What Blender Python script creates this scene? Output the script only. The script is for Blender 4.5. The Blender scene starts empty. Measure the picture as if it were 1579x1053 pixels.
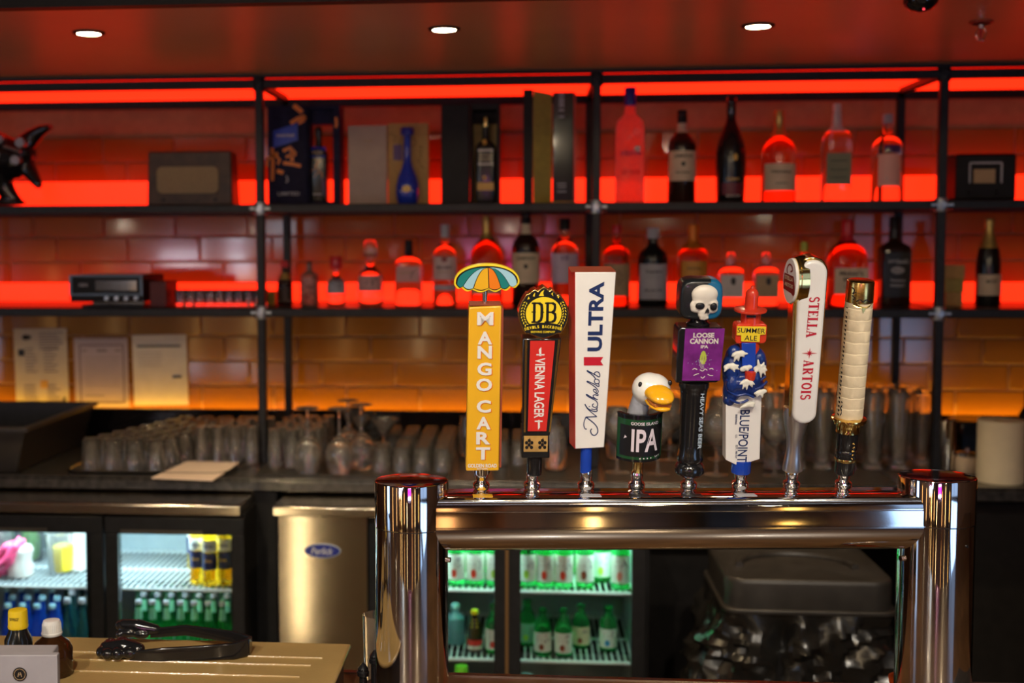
import bpy, bmesh, math, random
from mathutils import Vector, Matrix, noise
random.seed(11)
SC = bpy.context.scene
COL = SC.collection
PI = math.pi
R_ = math.radians

# ------------------------------------------------------------------ camera
F, PX, PY = 1930.0, 644.0, 496.0            # focal length and principal point in pixels of the 1579 x 1053 frame
W, H = 1579.0, 1053.0
CAMZ = 1.56
YAW = 5.0
RM = Matrix.Rotation(R_(YAW), 4, 'Z') @ Matrix.Rotation(R_(90 - 3.7), 4, 'X') @ Matrix.Rotation(R_(-0.2), 4, 'Z')
cam_data = bpy.data.cameras.new('camera')
cam = bpy.data.objects.new('camera', cam_data)
COL.objects.link(cam)
cam.matrix_world = Matrix.Translation((0, 0, CAMZ)) @ RM
cam_data.sensor_width = 36
cam_data.lens = F * 36 / W
cam_data.shift_x = (W / 2 - PX) / W
cam_data.shift_y = (PY - H / 2) / W
cam_data.clip_start = 0.05
cam_data.dof.use_dof = True
cam_data.dof.focus_distance = 1.83
cam_data.dof.aperture_fstop = 3.6
SC.camera = cam
SC.view_settings.view_transform = 'Standard'
SC.view_settings.look = 'None'
SC.view_settings.exposure = 0.0
SC.view_settings.gamma = 1.0
SC.view_settings.use_curve_mapping = False

# ------------------------------------------------------------------ world and lights
wd = bpy.data.worlds.new('world'); SC.world = wd; wd.use_nodes = True
wd.node_tree.nodes['Background'].inputs[0].default_value = (0.55, 0.7, 1.0, 1)
wd.node_tree.nodes['Background'].inputs[1].default_value = 0.3

def area(name, loc, target, sx, sy, power, color):
    l = bpy.data.lights.new(name, 'AREA'); l.shape = 'RECTANGLE'; l.size = sx; l.size_y = sy
    l.energy = power; l.color = color
    o = bpy.data.objects.new(name, l); COL.objects.link(o); o.location = loc
    o.rotation_euler = (Vector(target) - Vector(loc)).to_track_quat('-Z', 'Y').to_euler()
    return o
def spot(name, loc, target, power, color, ang=70, blend=.6, rad=.03):
    l = bpy.data.lights.new(name, 'SPOT'); l.energy = power; l.color = color
    l.spot_size = R_(ang); l.spot_blend = blend; l.shadow_soft_size = rad
    o = bpy.data.objects.new(name, l); COL.objects.link(o); o.location = loc
    o.rotation_euler = (Vector(target) - Vector(loc)).to_track_quat('-Z', 'Y').to_euler()
    return o
# daylight through the glazed door in the right wall and the windows behind the camera
area('door_daylight', (2.655, -1.45, .53), (0, -1.45, .53), 2.2, .92, 20, (.38, .60, 1.0))
area('door_daylight', (2.655, -1.45, 1.57), (0, -1.45, 1.57), 2.2, .90, 6, (.38, .60, 1.0))
area('window_daylight', (-3.45, .6, 1.3), (0, .6, 1.3), .5, 1.2, 7, (.45, .66, 1.0))
area('window_daylight', (-2.2, -3.40, 1.9), (0, 2, 1.2), .5, .9, 5, (.7, .85, 1.0))
# unseen warm spots added to light the taps from the front
for _x, _p in ((-1.15, 60), (-.35, 75), (.45, 75), (1.2, 60)):
    spot('tap_fill_spot', (_x, .15, 2.60), (_x * .75, 1.85, 1.12), _p * 1.2, (1, .89, .74), 38, .6, .035)
area('front_fill', (-1.3, -1.6, 2.66), (0, 1.9, 1.1), .4, .4, 16, (1, .72, .42))  # unseen warm area fills added for front light and reflections
area('front_fill', (1.1, -1.6, 2.66), (.4, 1.9, 1.1), .4, .4, 16, (1, .72, .42))

# ------------------------------------------------------------------ photo pixel -> place
def ray(px, py):
    return (RM.to_3x3() @ Vector(((px - PX) / F, -(py - PY) / F, -1.0)))
def P(px, py, Y):
    d = ray(px, py); return Vector((0, 0, CAMZ)) + d * (Y / d.y)
def PD(px, py, depth):
    return Vector((0, 0, CAMZ)) + ray(px, py) * depth
def PZ(px, py, z):
    d = ray(px, py); return Vector((0, 0, CAMZ)) + d * ((z - CAMZ) / d.z)
def mpp(px, Y):                              # metres per pixel at that place
    return (P(px + 1, 400, Y) - P(px, 400, Y)).length

# ------------------------------------------------------------------ materials
MATS = {}
def mat(name, col, rough=.5, metal=0., trans=0., emit=None, es=0., ior=1.45, spec=.5, coat=0., noise_amt=0., noise_scale=30., bump=0., bump_scale=200., alpha=1., aniso=0.):
    if name in MATS: return MATS[name]
    m = bpy.data.materials.new(name); m.use_nodes = True
    nt = m.node_tree; b = nt.nodes['Principled BSDF']
    b.inputs['Base Color'].default_value = (*col, 1)
    b.inputs['Roughness'].default_value = rough
    b.inputs['Metallic'].default_value = metal
    b.inputs['Transmission Weight'].default_value = trans
    b.inputs['IOR'].default_value = ior
    b.inputs['Specular IOR Level'].default_value = spec
    b.inputs['Coat Weight'].default_value = coat
    b.inputs['Alpha'].default_value = alpha
    if coat: b.inputs['Coat Roughness'].default_value = .05
    if emit:
        b.inputs['Emission Color'].default_value = (*emit, 1); b.inputs['Emission Strength'].default_value = es
    tc = nt.nodes.new('ShaderNodeTexCoord')
    if noise_amt:
        n = nt.nodes.new('ShaderNodeTexNoise'); n.inputs['Scale'].default_value = noise_scale; n.inputs['Detail'].default_value = 5
        nt.links.new(tc.outputs['Object'], n.inputs['Vector'])
        r = nt.nodes.new('ShaderNodeValToRGB')
        a = [max(0, c * (1 - noise_amt)) for c in col]; z = [min(1, c * (1 + noise_amt)) for c in col]
        r.color_ramp.elements[0].color = (*a, 1); r.color_ramp.elements[1].color = (*z, 1)
        r.color_ramp.elements[0].position = .3; r.color_ramp.elements[1].position = .7
        nt.links.new(n.outputs['Fac'], r.inputs['Fac']); nt.links.new(r.outputs['Color'], b.inputs['Base Color'])
    if bump:
        n = nt.nodes.new('ShaderNodeTexNoise'); n.inputs['Scale'].default_value = bump_scale; n.inputs['Detail'].default_value = 3
        nt.links.new(tc.outputs['Object'], n.inputs['Vector'])
        bp = nt.nodes.new('ShaderNodeBump'); bp.inputs['Strength'].default_value = bump; bp.inputs['Distance'].default_value = .002
        nt.links.new(n.outputs['Fac'], bp.inputs['Height']); nt.links.new(bp.outputs['Normal'], b.inputs['Normal'])
    MATS[name] = m
    return m

M_ceil = mat('ceiling_paint', (.62, .28, .14), .33, spec=.6, noise_amt=.12, noise_scale=1.6)
M_wallp = mat('wall_paint', (.13, .07, .04), .7, noise_amt=.15, noise_scale=3)
M_floor = mat('floor_dark', (.11, .075, .05), .16, spec=.7, coat=.6, noise_amt=.2, noise_scale=5)
M_tile = mat('glazed_tile', (.34, .140, .020), .10, spec=.6, coat=.3, noise_amt=.10, noise_scale=2.2, bump=.08, bump_scale=14)
M_grout = mat('grout', (.52, .27, .14), .8, noise_amt=.1)
M_steel = mat('black_steel', (.013, .014, .017), .40, spec=.35, noise_amt=.3, noise_scale=60, bump=.2, bump_scale=250)
M_fit = mat('zinc_fitting', (.45, .5, .56), .35, metal=.8, noise_amt=.2)
M_panel = mat('shelf_panel', (.018, .016, .018), .30, noise_amt=.2)
M_led = mat('red_led_diffuser', (.5, .02, .01), .4, emit=(1, .018, .0032), es=2.6)
M_amber = mat('amber_led', (.5, .2, .02), .4, emit=(1, .47, .03), es=17.)
M_stone = mat('dark_stone', (.030, .028, .027), .22, spec=.6, noise_amt=.5, noise_scale=45)
M_black = mat('black_plastic', (.010, .010, .011), .5, spec=.25, noise_amt=.25, bump=.1)
M_blackg = mat('black_gloss', (.010, .010, .011), .14, coat=.5, noise_amt=.1)
M_darkbin = mat('dark_grey_plastic', (.030, .026, .023), .38, noise_amt=.2, bump=.25, bump_scale=600)
M_bag = mat('bin_bag', (.014, .013, .012), .22, spec=.7, noise_amt=.1)
M_stain = mat('brushed_stainless', (.66, .58, .46), .18, metal=1, noise_amt=.06, noise_scale=8, bump=.05, bump_scale=300)
M_chrome = mat('polished_chrome', (.80, .77, .74), .055, metal=1, noise_amt=.02, noise_scale=4)
M_ferr = mat('chrome_ferrule', (.85, .82, .78), .10, metal=1, noise_amt=.02)
M_gold = mat('gold_metal', (.72, .50, .16), .22, metal=1, noise_amt=.08)
M_brassy = mat('polished_brass', (.85, .62, .22), .12, metal=1, noise_amt=.05)
M_white = mat('white_paint', (.78, .76, .72), .28, coat=.3, noise_amt=.03)
M_whitem = mat('white_matte', (.74, .72, .68), .6, noise_amt=.05)
M_yellow = mat('mango_yellow', (.80, .43, .022), .3, coat=.3, noise_amt=.03)
M_orange = mat('orange_print', (.78, .20, .012), .35, noise_amt=.03)
M_teal = mat('teal_print', (.012, .20, .19), .35, noise_amt=.03)
M_ltblue = mat('light_blue_print', (.34, .58, .68), .35, noise_amt=.03)
M_lemon = mat('lemon_print', (.86, .64, .03), .3, noise_amt=.03)
M_brownred = mat('brown_red_side', (.28, .06, .03), .4, noise_amt=.1)
M_ink = mat('black_ink', (.008, .008, .009), .4, noise_amt=.05)
M_navyink = mat('navy_ink', (.012, .028, .11), .4, noise_amt=.05)
M_redp = mat('red_paint', (.62, .028, .022), .3, coat=.3, noise_amt=.04)
M_redink = mat('red_ink', (.50, .012, .030), .4, noise_amt=.04)
M_darkred = mat('dark_red_ink', (.20, .014, .014), .4, noise_amt=.04)
M_blue = mat('blue_paint', (.010, .055, .42), .2, coat=.5, noise_amt=.05)
M_wave = mat('wave_blue', (.008, .030, .17), .3, coat=.3, noise_amt=.25, noise_scale=60, bump=.5, bump_scale=120)
M_foam = mat('foam_white', (.74, .72, .62), .5, noise_amt=.08, bump=.2)
M_lred = mat('lighthouse_red', (.66, .045, .018), .2, coat=.4, noise_amt=.05)
M_green = mat('badge_green', (.012, .060, .022), .22, coat=.5, noise_amt=.2)
M_goose = mat('goose_white', (.78, .77, .72), .22, coat=.4, noise_amt=.03)
M_gneck = mat('goose_grey', (.34, .35, .39), .3, noise_amt=.15, noise_scale=120)
M_beak = mat('beak_orange', (.82, .40, .012), .18, coat=.4, noise_amt=.06)
M_mouth = mat('beak_inside', (.50, .16, .02), .3, noise_amt=.1)
M_purple = mat('purple_label', (.19, .022, .22), .25, coat=.5, noise_amt=.35, noise_scale=40)
M_hop = mat('hop_green', (.42, .48, .06), .4, noise_amt=.2)
M_bone = mat('bone_white', (.76, .70, .60), .35, noise_amt=.06, noise_scale=60)
M_skblue = mat('skull_blue', (.010, .13, .27), .3, noise_amt=.1)
M_ivory = mat('aged_ivory', (.72, .60, .40), .5, noise_amt=.10, noise_scale=50, bump=.3, bump_scale=150)
M_wood = mat('hop_wood', (.48, .28, .08), .45, noise_amt=.3, noise_scale=40)
M_red_dark = mat('dark_cabinet', (.014, .012, .011), .5, spec=.25, noise_amt=.2)
M_gold_print = mat('gold_print', (.72, .42, .09), .45, noise_amt=.05)
M_cream = mat('cream_label', (.62, .50, .34), .6, noise_amt=.08)
M_creamp = mat('pale_label', (.66, .60, .56), .6, noise_amt=.05)
M_tan = mat('tan_label', (.44, .30, .16), .6, noise_amt=.08)
M_greyl = mat('grey_label', (.42, .42, .46), .6, noise_amt=.08)
M_greenl = mat('olive_label', (.20, .21, .13), .6, noise_amt=.1)
M_paper = mat('paper', (.62, .58, .50), .7, noise_amt=.04)
M_paperp = mat('lilac_paper', (.50, .44, .52), .7, noise_amt=.04)
M_tissue = mat('tissue_paper', (.80, .70, .48), .85, noise_amt=.04, bump=.4, bump_scale=120)
M_glass = mat('clear_glass', (.98, .96, .92), .05, trans=.968, ior=1.6)
M_glassp = mat('pane_glass', (.95, 1, .98), .01, trans=1, ior=1.05)
M_gclear = mat('clear_liquor', (.98, .95, .93), .02, trans=1, ior=1.36)
M_gfrost = mat('frosted_glass', (.95, .80, .80), .35, trans=1, ior=1.12)
_nt = M_gfrost.node_tree; _t = _nt.nodes.new('ShaderNodeBsdfTranslucent'); _t.inputs[0].default_value = (1, .85, .85, 1)
_m = _nt.nodes.new('ShaderNodeMixShader'); _m.inputs[0].default_value = .62
_nt.links.new(_nt.nodes['Principled BSDF'].outputs[0], _m.inputs[1]); _nt.links.new(_t.outputs[0], _m.inputs[2]); _nt.links.new(_m.outputs[0], _nt.nodes['Material Output'].inputs[0])
M_gamber = mat('amber_liquor', (.75, .28, .10), .02, trans=1, ior=1.36)
M_gbrown = mat('dark_bottle', (.028, .012, .008), .10, trans=.15, spec=.6)
M_gblack = mat('black_bottle', (.010, .010, .010), .18, spec=.6, noise_amt=.05)
M_ggreen = mat('green_bottle', (.05, .62, .16), .03, trans=.92, ior=1.36)
M_gyel = mat('golden_beer', (1, .66, .03), .03, trans=.9, ior=1.34)
M_gblue = mat('blue_bottle', (.02, .06, .60), .06, trans=.3, coat=.6)
M_goldfoil = mat('gold_foil', (.62, .42, .12), .38, metal=.7, noise_amt=.15, noise_scale=90)
M_redfoil = mat('red_cap', (.60, .02, .03), .35, coat=.3, noise_amt=.05)
M_bluecap = mat('blue_cap', (.012, .02, .30), .35, noise_amt=.05)
M_wire = mat('white_wire', (.75, .80, .82), .35, noise_amt=.03)
M_fridgein = mat('fridge_liner', (.36, .42, .45), .45, noise_amt=.05)
M_amberglass = mat('brown_glass', (.05, .018, .006), .08, trans=.3, spec=.7)
M_lid = mat('clear_lid', (.60, .40, .15), .14, trans=.3, spec=.7, noise_amt=.22, noise_scale=4, bump=.12, bump_scale=300)  # golden reflection put into the base colour and its mottling
M_mesh = mat('tan_speaker_cloth', (.34, .25, .14), .9, noise_amt=.25, noise_scale=300)
M_radio = mat('dark_walnut', (.065, .036, .022), .45, noise_amt=.35, noise_scale=25)
M_lens = mat('lamp_lens', (1, .9, .7), .4, emit=(1, .80, .50), es=50)
M_navybox = mat('navy_card', (.010, .010, .035), .6, spec=.2, noise_amt=.3, noise_scale=60)
M_olive = mat('olive_gold_card', (.34, .25, .035), .45, noise_amt=.12, noise_scale=60)
M_greycard = mat('warm_grey_card', (.44, .34, .27), .7, noise_amt=.05)
M_kraft = mat('kraft_card', (.46, .27, .09), .7, noise_amt=.12, noise_scale=80)
M_bartop = mat('bar_wood', (.10, .050, .020), .28, coat=.4, noise_amt=.35, noise_scale=9)
M_mat = mat('rubber_mat', (.030, .027, .024), .35, noise_amt=.3, noise_scale=300, bump=.6, bump_scale=500)
M_badge = mat('badge_blue', (.012, .025, .22), .3, coat=.4, noise_amt=.03)
M_grey = mat('grey_card', (.36, .34, .36), .5, noise_amt=.06)

# ------------------------------------------------------------------ mesh builder
class MB:
    def __init__(s): s.v = []; s.f = []
    def add(s, vs, fs):
        o = len(s.v); s.v += [tuple(v) for v in vs]; s.f += [tuple(i + o for i in f) for f in fs]; return s
    def box(s, x0, x1, y0, y1, z0, z1):
        return s.add([(x0,y0,z0),(x1,y0,z0),(x1,y1,z0),(x0,y1,z0),(x0,y0,z1),(x1,y0,z1),(x1,y1,z1),(x0,y1,z1)],
                     [(3,2,1,0),(4,5,6,7),(0,1,5,4),(1,2,6,5),(2,3,7,6),(3,0,4,7)])
    def hexa(s, pts):                        # eight corners in the order of box()
        return s.add(pts, [(3,2,1,0),(4,5,6,7),(0,1,5,4),(1,2,6,5),(2,3,7,6),(3,0,4,7)])
    def lathe(s, prof, n=24, c=(0,0,0), sq=2., d=1., capb=True, capt=True, rsq=0.):
        # prof: (radius, height); sq: superellipse power for wide rings, d: depth ratio, round below radius rsq
        vs = []; fs = []; m = len(prof)
        for r, h in prof:
            t = 1. if rsq <= 0 else min(1., max(0., (r - rsq) / (rsq * .5)))
            q = 2 + (sq - 2) * t; dd = 1 + (d - 1) * t
            for k in range(n):
                a = 2 * PI * (k + .5) / n; cc, ss = math.cos(a), math.sin(a)
                vs.append((c[0] + r * math.copysign(abs(cc) ** (2 / q), cc), c[1] + r * dd * math.copysign(abs(ss) ** (2 / q), ss), c[2] + h))
        for i in range(m - 1):
            for k in range(n):
                k2 = (k + 1) % n
                fs.append((i*n + k, i*n + k2, (i+1)*n + k2, (i+1)*n + k))
        if capb: fs.append(tuple(range(n - 1, -1, -1)))
        if capt: fs.append(tuple((m-1)*n + k for k in range(n)))
        return s.add(vs, fs)
    def prism(s, poly, y0, y1):              # outline in (u, v) = (x, z), from y0 (front) to y1 (back)
        a = sum(poly[i][0]*poly[(i+1) % len(poly)][1] - poly[(i+1) % len(poly)][0]*poly[i][1] for i in range(len(poly)))
        if a < 0: poly = poly[::-1]
        n = len(poly)
        vs = [(u, y0, v) for u, v in poly] + [(u, y1, v) for u, v in poly]
        fs = [tuple(range(n)), tuple(range(2*n - 1, n - 1, -1))] + [((i+1) % n, i, n + i, n + (i+1) % n) for i in range(n)]
        return s.add(vs, fs)
    def tube(s, pts, r, n=8, closed=False):
        pts = [Vector(p) for p in pts]; m = len(pts)
        rs = r if isinstance(r, (list, tuple)) else [r] * m
        vs = []; up = None
        for i, p in enumerate(pts):
            t = (pts[min(i+1, m-1)] - pts[max(i-1, 0)]).normalized()
            if up is None:
                up = Vector((0, 0, 1)) if abs(t.z) < .9 else Vector((1, 0, 0))
            x = t.cross(up).normalized(); up = x.cross(t).normalized()
            for k in range(n):
                a = 2*PI*k/n; vs.append(p + (x*math.cos(a) + up*math.sin(a)) * rs[i])
        fs = []
        for i in range(m - 1):
            for k in range(n):
                k2 = (k+1) % n; fs.append((i*n+k, i*n+k2, (i+1)*n+k2, (i+1)*n+k))
        fs.append(tuple(range(n-1, -1, -1))); fs.append(tuple((m-1)*n + k for k in range(n)))
        return s.add(vs, fs)
    def cyl(s, a, b, r, n=16): return s.tube([a, b], r, n)
    def ball(s, c, r, n=12, m=8):
        if not isinstance(r, (list, tuple)): r = (r, r, r)
        vs = [(c[0], c[1], c[2] - r[2])]; fs = []
        for i in range(1, m):
            b = -PI/2 + PI*i/m
            for k in range(n):
                a = 2*PI*k/n; vs.append((c[0]+r[0]*math.cos(b)*math.cos(a), c[1]+r[1]*math.cos(b)*math.sin(a), c[2]+r[2]*math.sin(b)))
        vs.append((c[0], c[1], c[2] + r[2])); t = len(vs) - 1
        for k in range(n):
            k2 = (k+1) % n
            fs.append((0, 1+k2, 1+k)); fs.append((t, t-n+k, t-n+k2))
            for i in range(m-2): fs.append((1+i*n+k, 1+i*n+k2, 1+(i+1)*n+k2, 1+(i+1)*n+k))
        return s.add(vs, fs)
    def strip(s, pts, w, mp, o=0.):          # flat ribbon through (u, v) points, mapped to 3D by mp(u, v, o)
        n = len(pts); L = []; Rr = []
        ws = w if isinstance(w, (list, tuple)) else [w] * n
        for i in range(n):
            a = pts[max(i-1, 0)]; b = pts[min(i+1, n-1)]
            dx, dy = b[0]-a[0], b[1]-a[1]; l = math.hypot(dx, dy) or 1
            nx, ny = -dy/l*ws[i]/2, dx/l*ws[i]/2
            L.append(mp(pts[i][0]+nx, pts[i][1]+ny, o)); Rr.append(mp(pts[i][0]-nx, pts[i][1]-ny, o))
        return s.add(L + Rr, [(n+i, n+i+1, i+1, i) for i in range(n-1)])
    def poly(s, pts, mp, o=0.):
        a = sum(pts[i][0]*pts[(i+1) % len(pts)][1] - pts[(i+1) % len(pts)][0]*pts[i][1] for i in range(len(pts)))
        if a < 0: pts = pts[::-1]
        return s.add([mp(u, v, o) for u, v in pts], [tuple(range(len(pts)))])
    def mesh(s, name, m=None, smooth=40, scale=1.):
        me = bpy.data.meshes.new(name)
        me.from_pydata([(a*scale, b*scale, c*scale) for a, b, c in s.v], [], s.f); me.update()
        if m: me.materials.append(m)
        if smooth:
            me.shade_smooth(); me.set_sharp_from_angle(angle=R_(smooth))
        return me
    def build(s, name, m, parent=None, smooth=40, scale=1., bevel=0, loc=None, rot=None, kind=None, seg=2):
        o = bpy.data.objects.new(name, s.mesh(name, m, smooth, scale)); COL.objects.link(o)
        if parent: o.parent = parent
        if loc is not None: o.location = loc
        if rot is not None: o.rotation_euler = rot
        if bevel:
            b = o.modifiers.new('bevel', 'BEVEL'); b.width = bevel; b.segments = seg; b.limit_method = 'ANGLE'; b.angle_limit = R_(35)
            b.harden_normals = False
        if kind: o['kind'] = kind
        return o

def tag(o, label, cat, group=None, kind=None):
    if label: o['label'] = label
    if cat: o['category'] = cat
    if group: o['group'] = group
    if kind: o['kind'] = kind
    return o
def thing(name, label, cat, loc=(0,0,0), rot=(0,0,0), group=None):
    o = bpy.data.objects.new(name, None); COL.objects.link(o); o.empty_display_size = .02
    o.location = loc; o.rotation_euler = rot
    return tag(o, label, cat, group)
def inst(me, name, parent=None, loc=(0,0,0), rot=(0,0,0), scale=(1,1,1)):
    o = bpy.data.objects.new(name, me); COL.objects.link(o)
    if parent: o.parent = parent
    o.location = loc; o.rotation_euler = rot; o.scale = scale
    return o
def dup(root, loc, rot=None, label=None):
    r = root.copy(); COL.objects.link(r); r.location = loc
    if rot is not None: r.rotation_euler = rot
    if label: r['label'] = label
    for ch in list(root.children):
        c = ch.copy(); COL.objects.link(c); c.parent = r
        for g in list(ch.children):
            d = g.copy(); COL.objects.link(d); d.parent = c
    return r
def struct(mb, name, m, **k):
    o = mb.build(name, m, **k); o['kind'] = 'structure'; return o

# ------------------------------------------------------------------ lettering (built-in font turned into mesh)
_TC = {}
def text_geo(s, bold=0., res=3):
    key = (s, bold)
    if key in _TC: return _TC[key]
    cu = bpy.data.curves.new('lettering', 'FONT'); cu.body = s; cu.size = 1; cu.offset = bold; cu.resolution_u = res
    cu.align_x = 'LEFT'
    o = bpy.data.objects.new('lettering', cu); COL.objects.link(o)
    dg = bpy.context.evaluated_depsgraph_get()
    me = o.evaluated_get(dg).to_mesh()
    vs = [(v.co.x, v.co.y) for v in me.vertices]; fs = [tuple(p.vertices) for p in me.polygons]
    o.evaluated_get(dg).to_mesh_clear()
    bpy.data.objects.remove(o); bpy.data.curves.remove(cu)
    x0 = min(v[0] for v in vs); x1 = max(v[0] for v in vs); y0 = min(v[1] for v in vs); y1 = max(v[1] for v in vs)
    out = ([((x - x0) / (x1 - x0) - .5, (y - y0) / (y1 - y0) - .5) for x, y in vs], fs)
    _TC[key] = out
    return out
def letters(mb, s, mp, cu, cv, w, h, rot=0, bold=0., o=0., shear=0.):
    """text s in a box w x h centred on (cu, cv); rot 0, 90 (reads upwards) or -90 (reads downwards)"""
    vs, fs = text_geo(s, bold)
    out = []
    for x, y in vs:
        x, y = x*w + y*h*shear, y*h
        if rot == 90: x, y = -y, x
        elif rot == -90: x, y = y, -x
        elif rot:
            a = R_(rot); x, y = x*math.cos(a) - y*math.sin(a), x*math.sin(a) + y*math.cos(a)
        out.append(mp(cu + x, cv + y, o))
    return mb.add(out, fs)
# slab-serif strokes for the letters that need serifs: x1, y1, x2, y2, width
SERIF = {
 'T': [(.35,0,.35,1,.22),(0,.955,.7,.955,.09),(.04,.80,.04,1,.08),(.66,.80,.66,1,.08),(.17,.03,.53,.03,.06)],
 'E': [(.16,0,.16,1,.22),(.0,.04,.60,.04,.08),(.0,.96,.58,.96,.08),(.16,.51,.42,.51,.08),(.58,0,.58,.24,.08),(.55,.78,.55,1,.08),(.42,.40,.42,.62,.06)],
 'L': [(.18,0,.18,1,.22),(0,.04,.60,.04,.08),(0,.97,.36,.97,.06),(.57,0,.57,.28,.08)],
 'A': [(.12,0,.36,1,.08),(.36,.98,.62,0,.22),(.18,.32,.54,.32,.07),(0,.03,.25,.03,.06),(.44,.03,.80,.03,.06)],
 'I': [(.17,0,.17,1,.22),(0,.03,.34,.03,.06),(0,.97,.34,.97,.06)],
 'R': [(.16,0,.16,1,.22),(0,.03,.34,.03,.06),(0,.96,.42,.96,.07),(.2,.50,.42,.50,.07),(.36,.50,.62,.03,.20),(.56,.03,.72,.03,.06)],
}
def arc(cx, cy, rx, ry, a0, a1, n=10):
    return [(cx + rx*math.cos(R_(a0 + (a1-a0)*i/n)), cy + ry*math.sin(R_(a0 + (a1-a0)*i/n))) for i in range(n+1)]
SERIFC = {
 'R': [(arc(.40,.73,.17,.20,90,-90), .16)],
 'O': [(arc(.38,.5,.28,.44,0,360,20), .17)],
 'S': [(arc(.30,.73,.20,.22,20,270,10) + arc(.30,.27,.21,.24,90,-160,10), .15)],
}
def serif_text(mb, s, mp, u0, v0, h, dirn, pitch, xs=1., o=0.):
    """slab-serif text; baseline start (u0, v0), dirn -90 reads downwards"""
    x = 0.
    for ch in s:
        def q(a, b, oo=0., X=x):
            a = (X + a*xs) * h; b = b*h
            if dirn == -90: return mp(u0 + b, v0 - a, o)
            return mp(u0 + a, v0 + b, o)
        wd_ = {'I': .34, 'O': .76, 'S': .58, 'A': .80, 'R': .72, 'T': .7, 'E': .62, 'L': .60}[ch]
        for x1, y1, x2, y2, w in SERIF.get(ch, []):
            mb.strip([(x1, y1), (x2, y2)], w, q)
        for pts, w in SERIFC.get(ch, []):
            mb.strip(pts, w, q)
        x += (wd_ + pitch) * xs
    return x * h
def flat(y, k=1.):
    return lambda u, v, o=0.: (u*k, y - o, v*k)

def blob(name, shapes, m, voxel, parent=None, smooth_it=6, loc=None, k=1.):
    """one continuous skin over overlapping balls and tapered chains (lengths times k)"""
    mb = MB()
    for s in shapes:
        if s[0] == 'b': mb.ball([x*k for x in s[1]], [x*k for x in s[2]], 20, 14)
        else:                                 # ('c', points, radii)
            for i in range(len(s[1]) - 1):
                a, b = Vector(s[1][i]), Vector(s[1][i+1]); n = max(2, int((b-a).length / (min(s[2][i], s[2][i+1]) * .35)))
                n = min(n, 14)
                for j in range(n + 1):
                    t = j/n; p = a.lerp(b, t) * k; r = (s[2][i]*(1-t) + s[2][i+1]*t) * k
                    mb.ball(p, r, 14, 10)
    me = mb.mesh('tmp', None, 0); o = bpy.data.objects.new('tmp', me); COL.objects.link(o)
    rm = o.modifiers.new('r', 'REMESH'); rm.mode = 'VOXEL'; rm.voxel_size = voxel
    sm = o.modifiers.new('s', 'SMOOTH'); sm.iterations = smooth_it; sm.factor = .5
    dg = bpy.context.evaluated_depsgraph_get()
    me2 = bpy.data.meshes.new_from_object(o.evaluated_get(dg)); bpy.data.objects.remove(o)
    me2.name = name; me2.materials.clear(); me2.materials.append(m); me2.shade_smooth()
    o = bpy.data.objects.new(name, me2); COL.objects.link(o)
    if parent: o.parent = parent
    if loc is not None: o.location = loc
    return o
# ------------------------------------------------------------------ the room
RX = 2.7; RL = 3.5; RYB = -3.45; YW = 4.12
ZC = 2.04                                     # soffit over the bar
struct(MB().box(-RL, RX, RYB, YW + .1, -.05, 0), 'floor', M_floor)
struct(MB().box(-RL, RX, 2.5, 3.60, ZC, 2.76), 'ceiling', M_ceil)
struct(MB().box(-RL, RX, 2.46, 2.497, ZC - .012, 2.72), 'trim_1', M_red_dark)
struct(MB().box(-RL, RX, 3.602, YW + .1, 2.085, 2.76), 'trim_2', M_ceil)
struct(MB().box(-RL, RX, RYB, 2.5, 2.70, 2.76), 'ceiling', mat('guest_ceiling', (.20, .14, .09), .8, noise_amt=.1))
struct(MB().box(-RL, RX, 3.585, 3.600, ZC - .010, ZC), 'trim_3', M_steel)
wb = struct(MB().box(-RL, RX, YW, YW + .1, 0, 2.1), 'wall_back', M_grout)
struct(MB().box(-RL - .1, -RL, RYB, YW + .1, 0, 2.76), 'wall_left', M_wallp)
struct(MB().box(RX, RX + .1, RYB, YW + .1, 0, 2.76), 'wall_right', M_wallp)
struct(MB().box(-RL, RX, RYB - .1, RYB, 0, 2.76), 'wall_front', M_wallp)
# guest side, behind the camera: door and window frames, pillars added to streak the chrome, and two wall screens (seen only as reflections)
dk = MB()
for y in (-2.62, -1.48, -.34): dk.box(RX-.045, RX-.001, y, y+.05, .0, 2.1)
dk.box(RX-.045, RX-.001, -2.62, -.29, 1.0, 1.1); dk.box(RX-.045, RX-.001, -2.62, -.29, 2.05, 2.12); struct(dk, 'door_1', M_red_dark)
dk = MB(); dk.box(-2.50, -1.90, RYB+.002, RYB+.03, 1.38, 1.43); dk.box(-2.50, -1.90, RYB+.002, RYB+.03, 2.37, 2.42); dk.box(-2.50, -2.455, RYB+.002, RYB+.03, 1.43, 2.37); dk.box(-1.945, -1.90, RYB+.002, RYB+.03, 1.43, 2.37)
struct(dk, 'window_1', M_red_dark)
for i, x in enumerate((-3.0, -1.35, .75, 1.9)):
    struct(MB().box(x, x+.22, RYB+.002, RYB+.25, 0, 2.70), 'trim_%d' % (4+i), M_red_dark if i % 2 else mat('pillar_brown', (.30, .13, .05), .5, noise_amt=.2))
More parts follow.
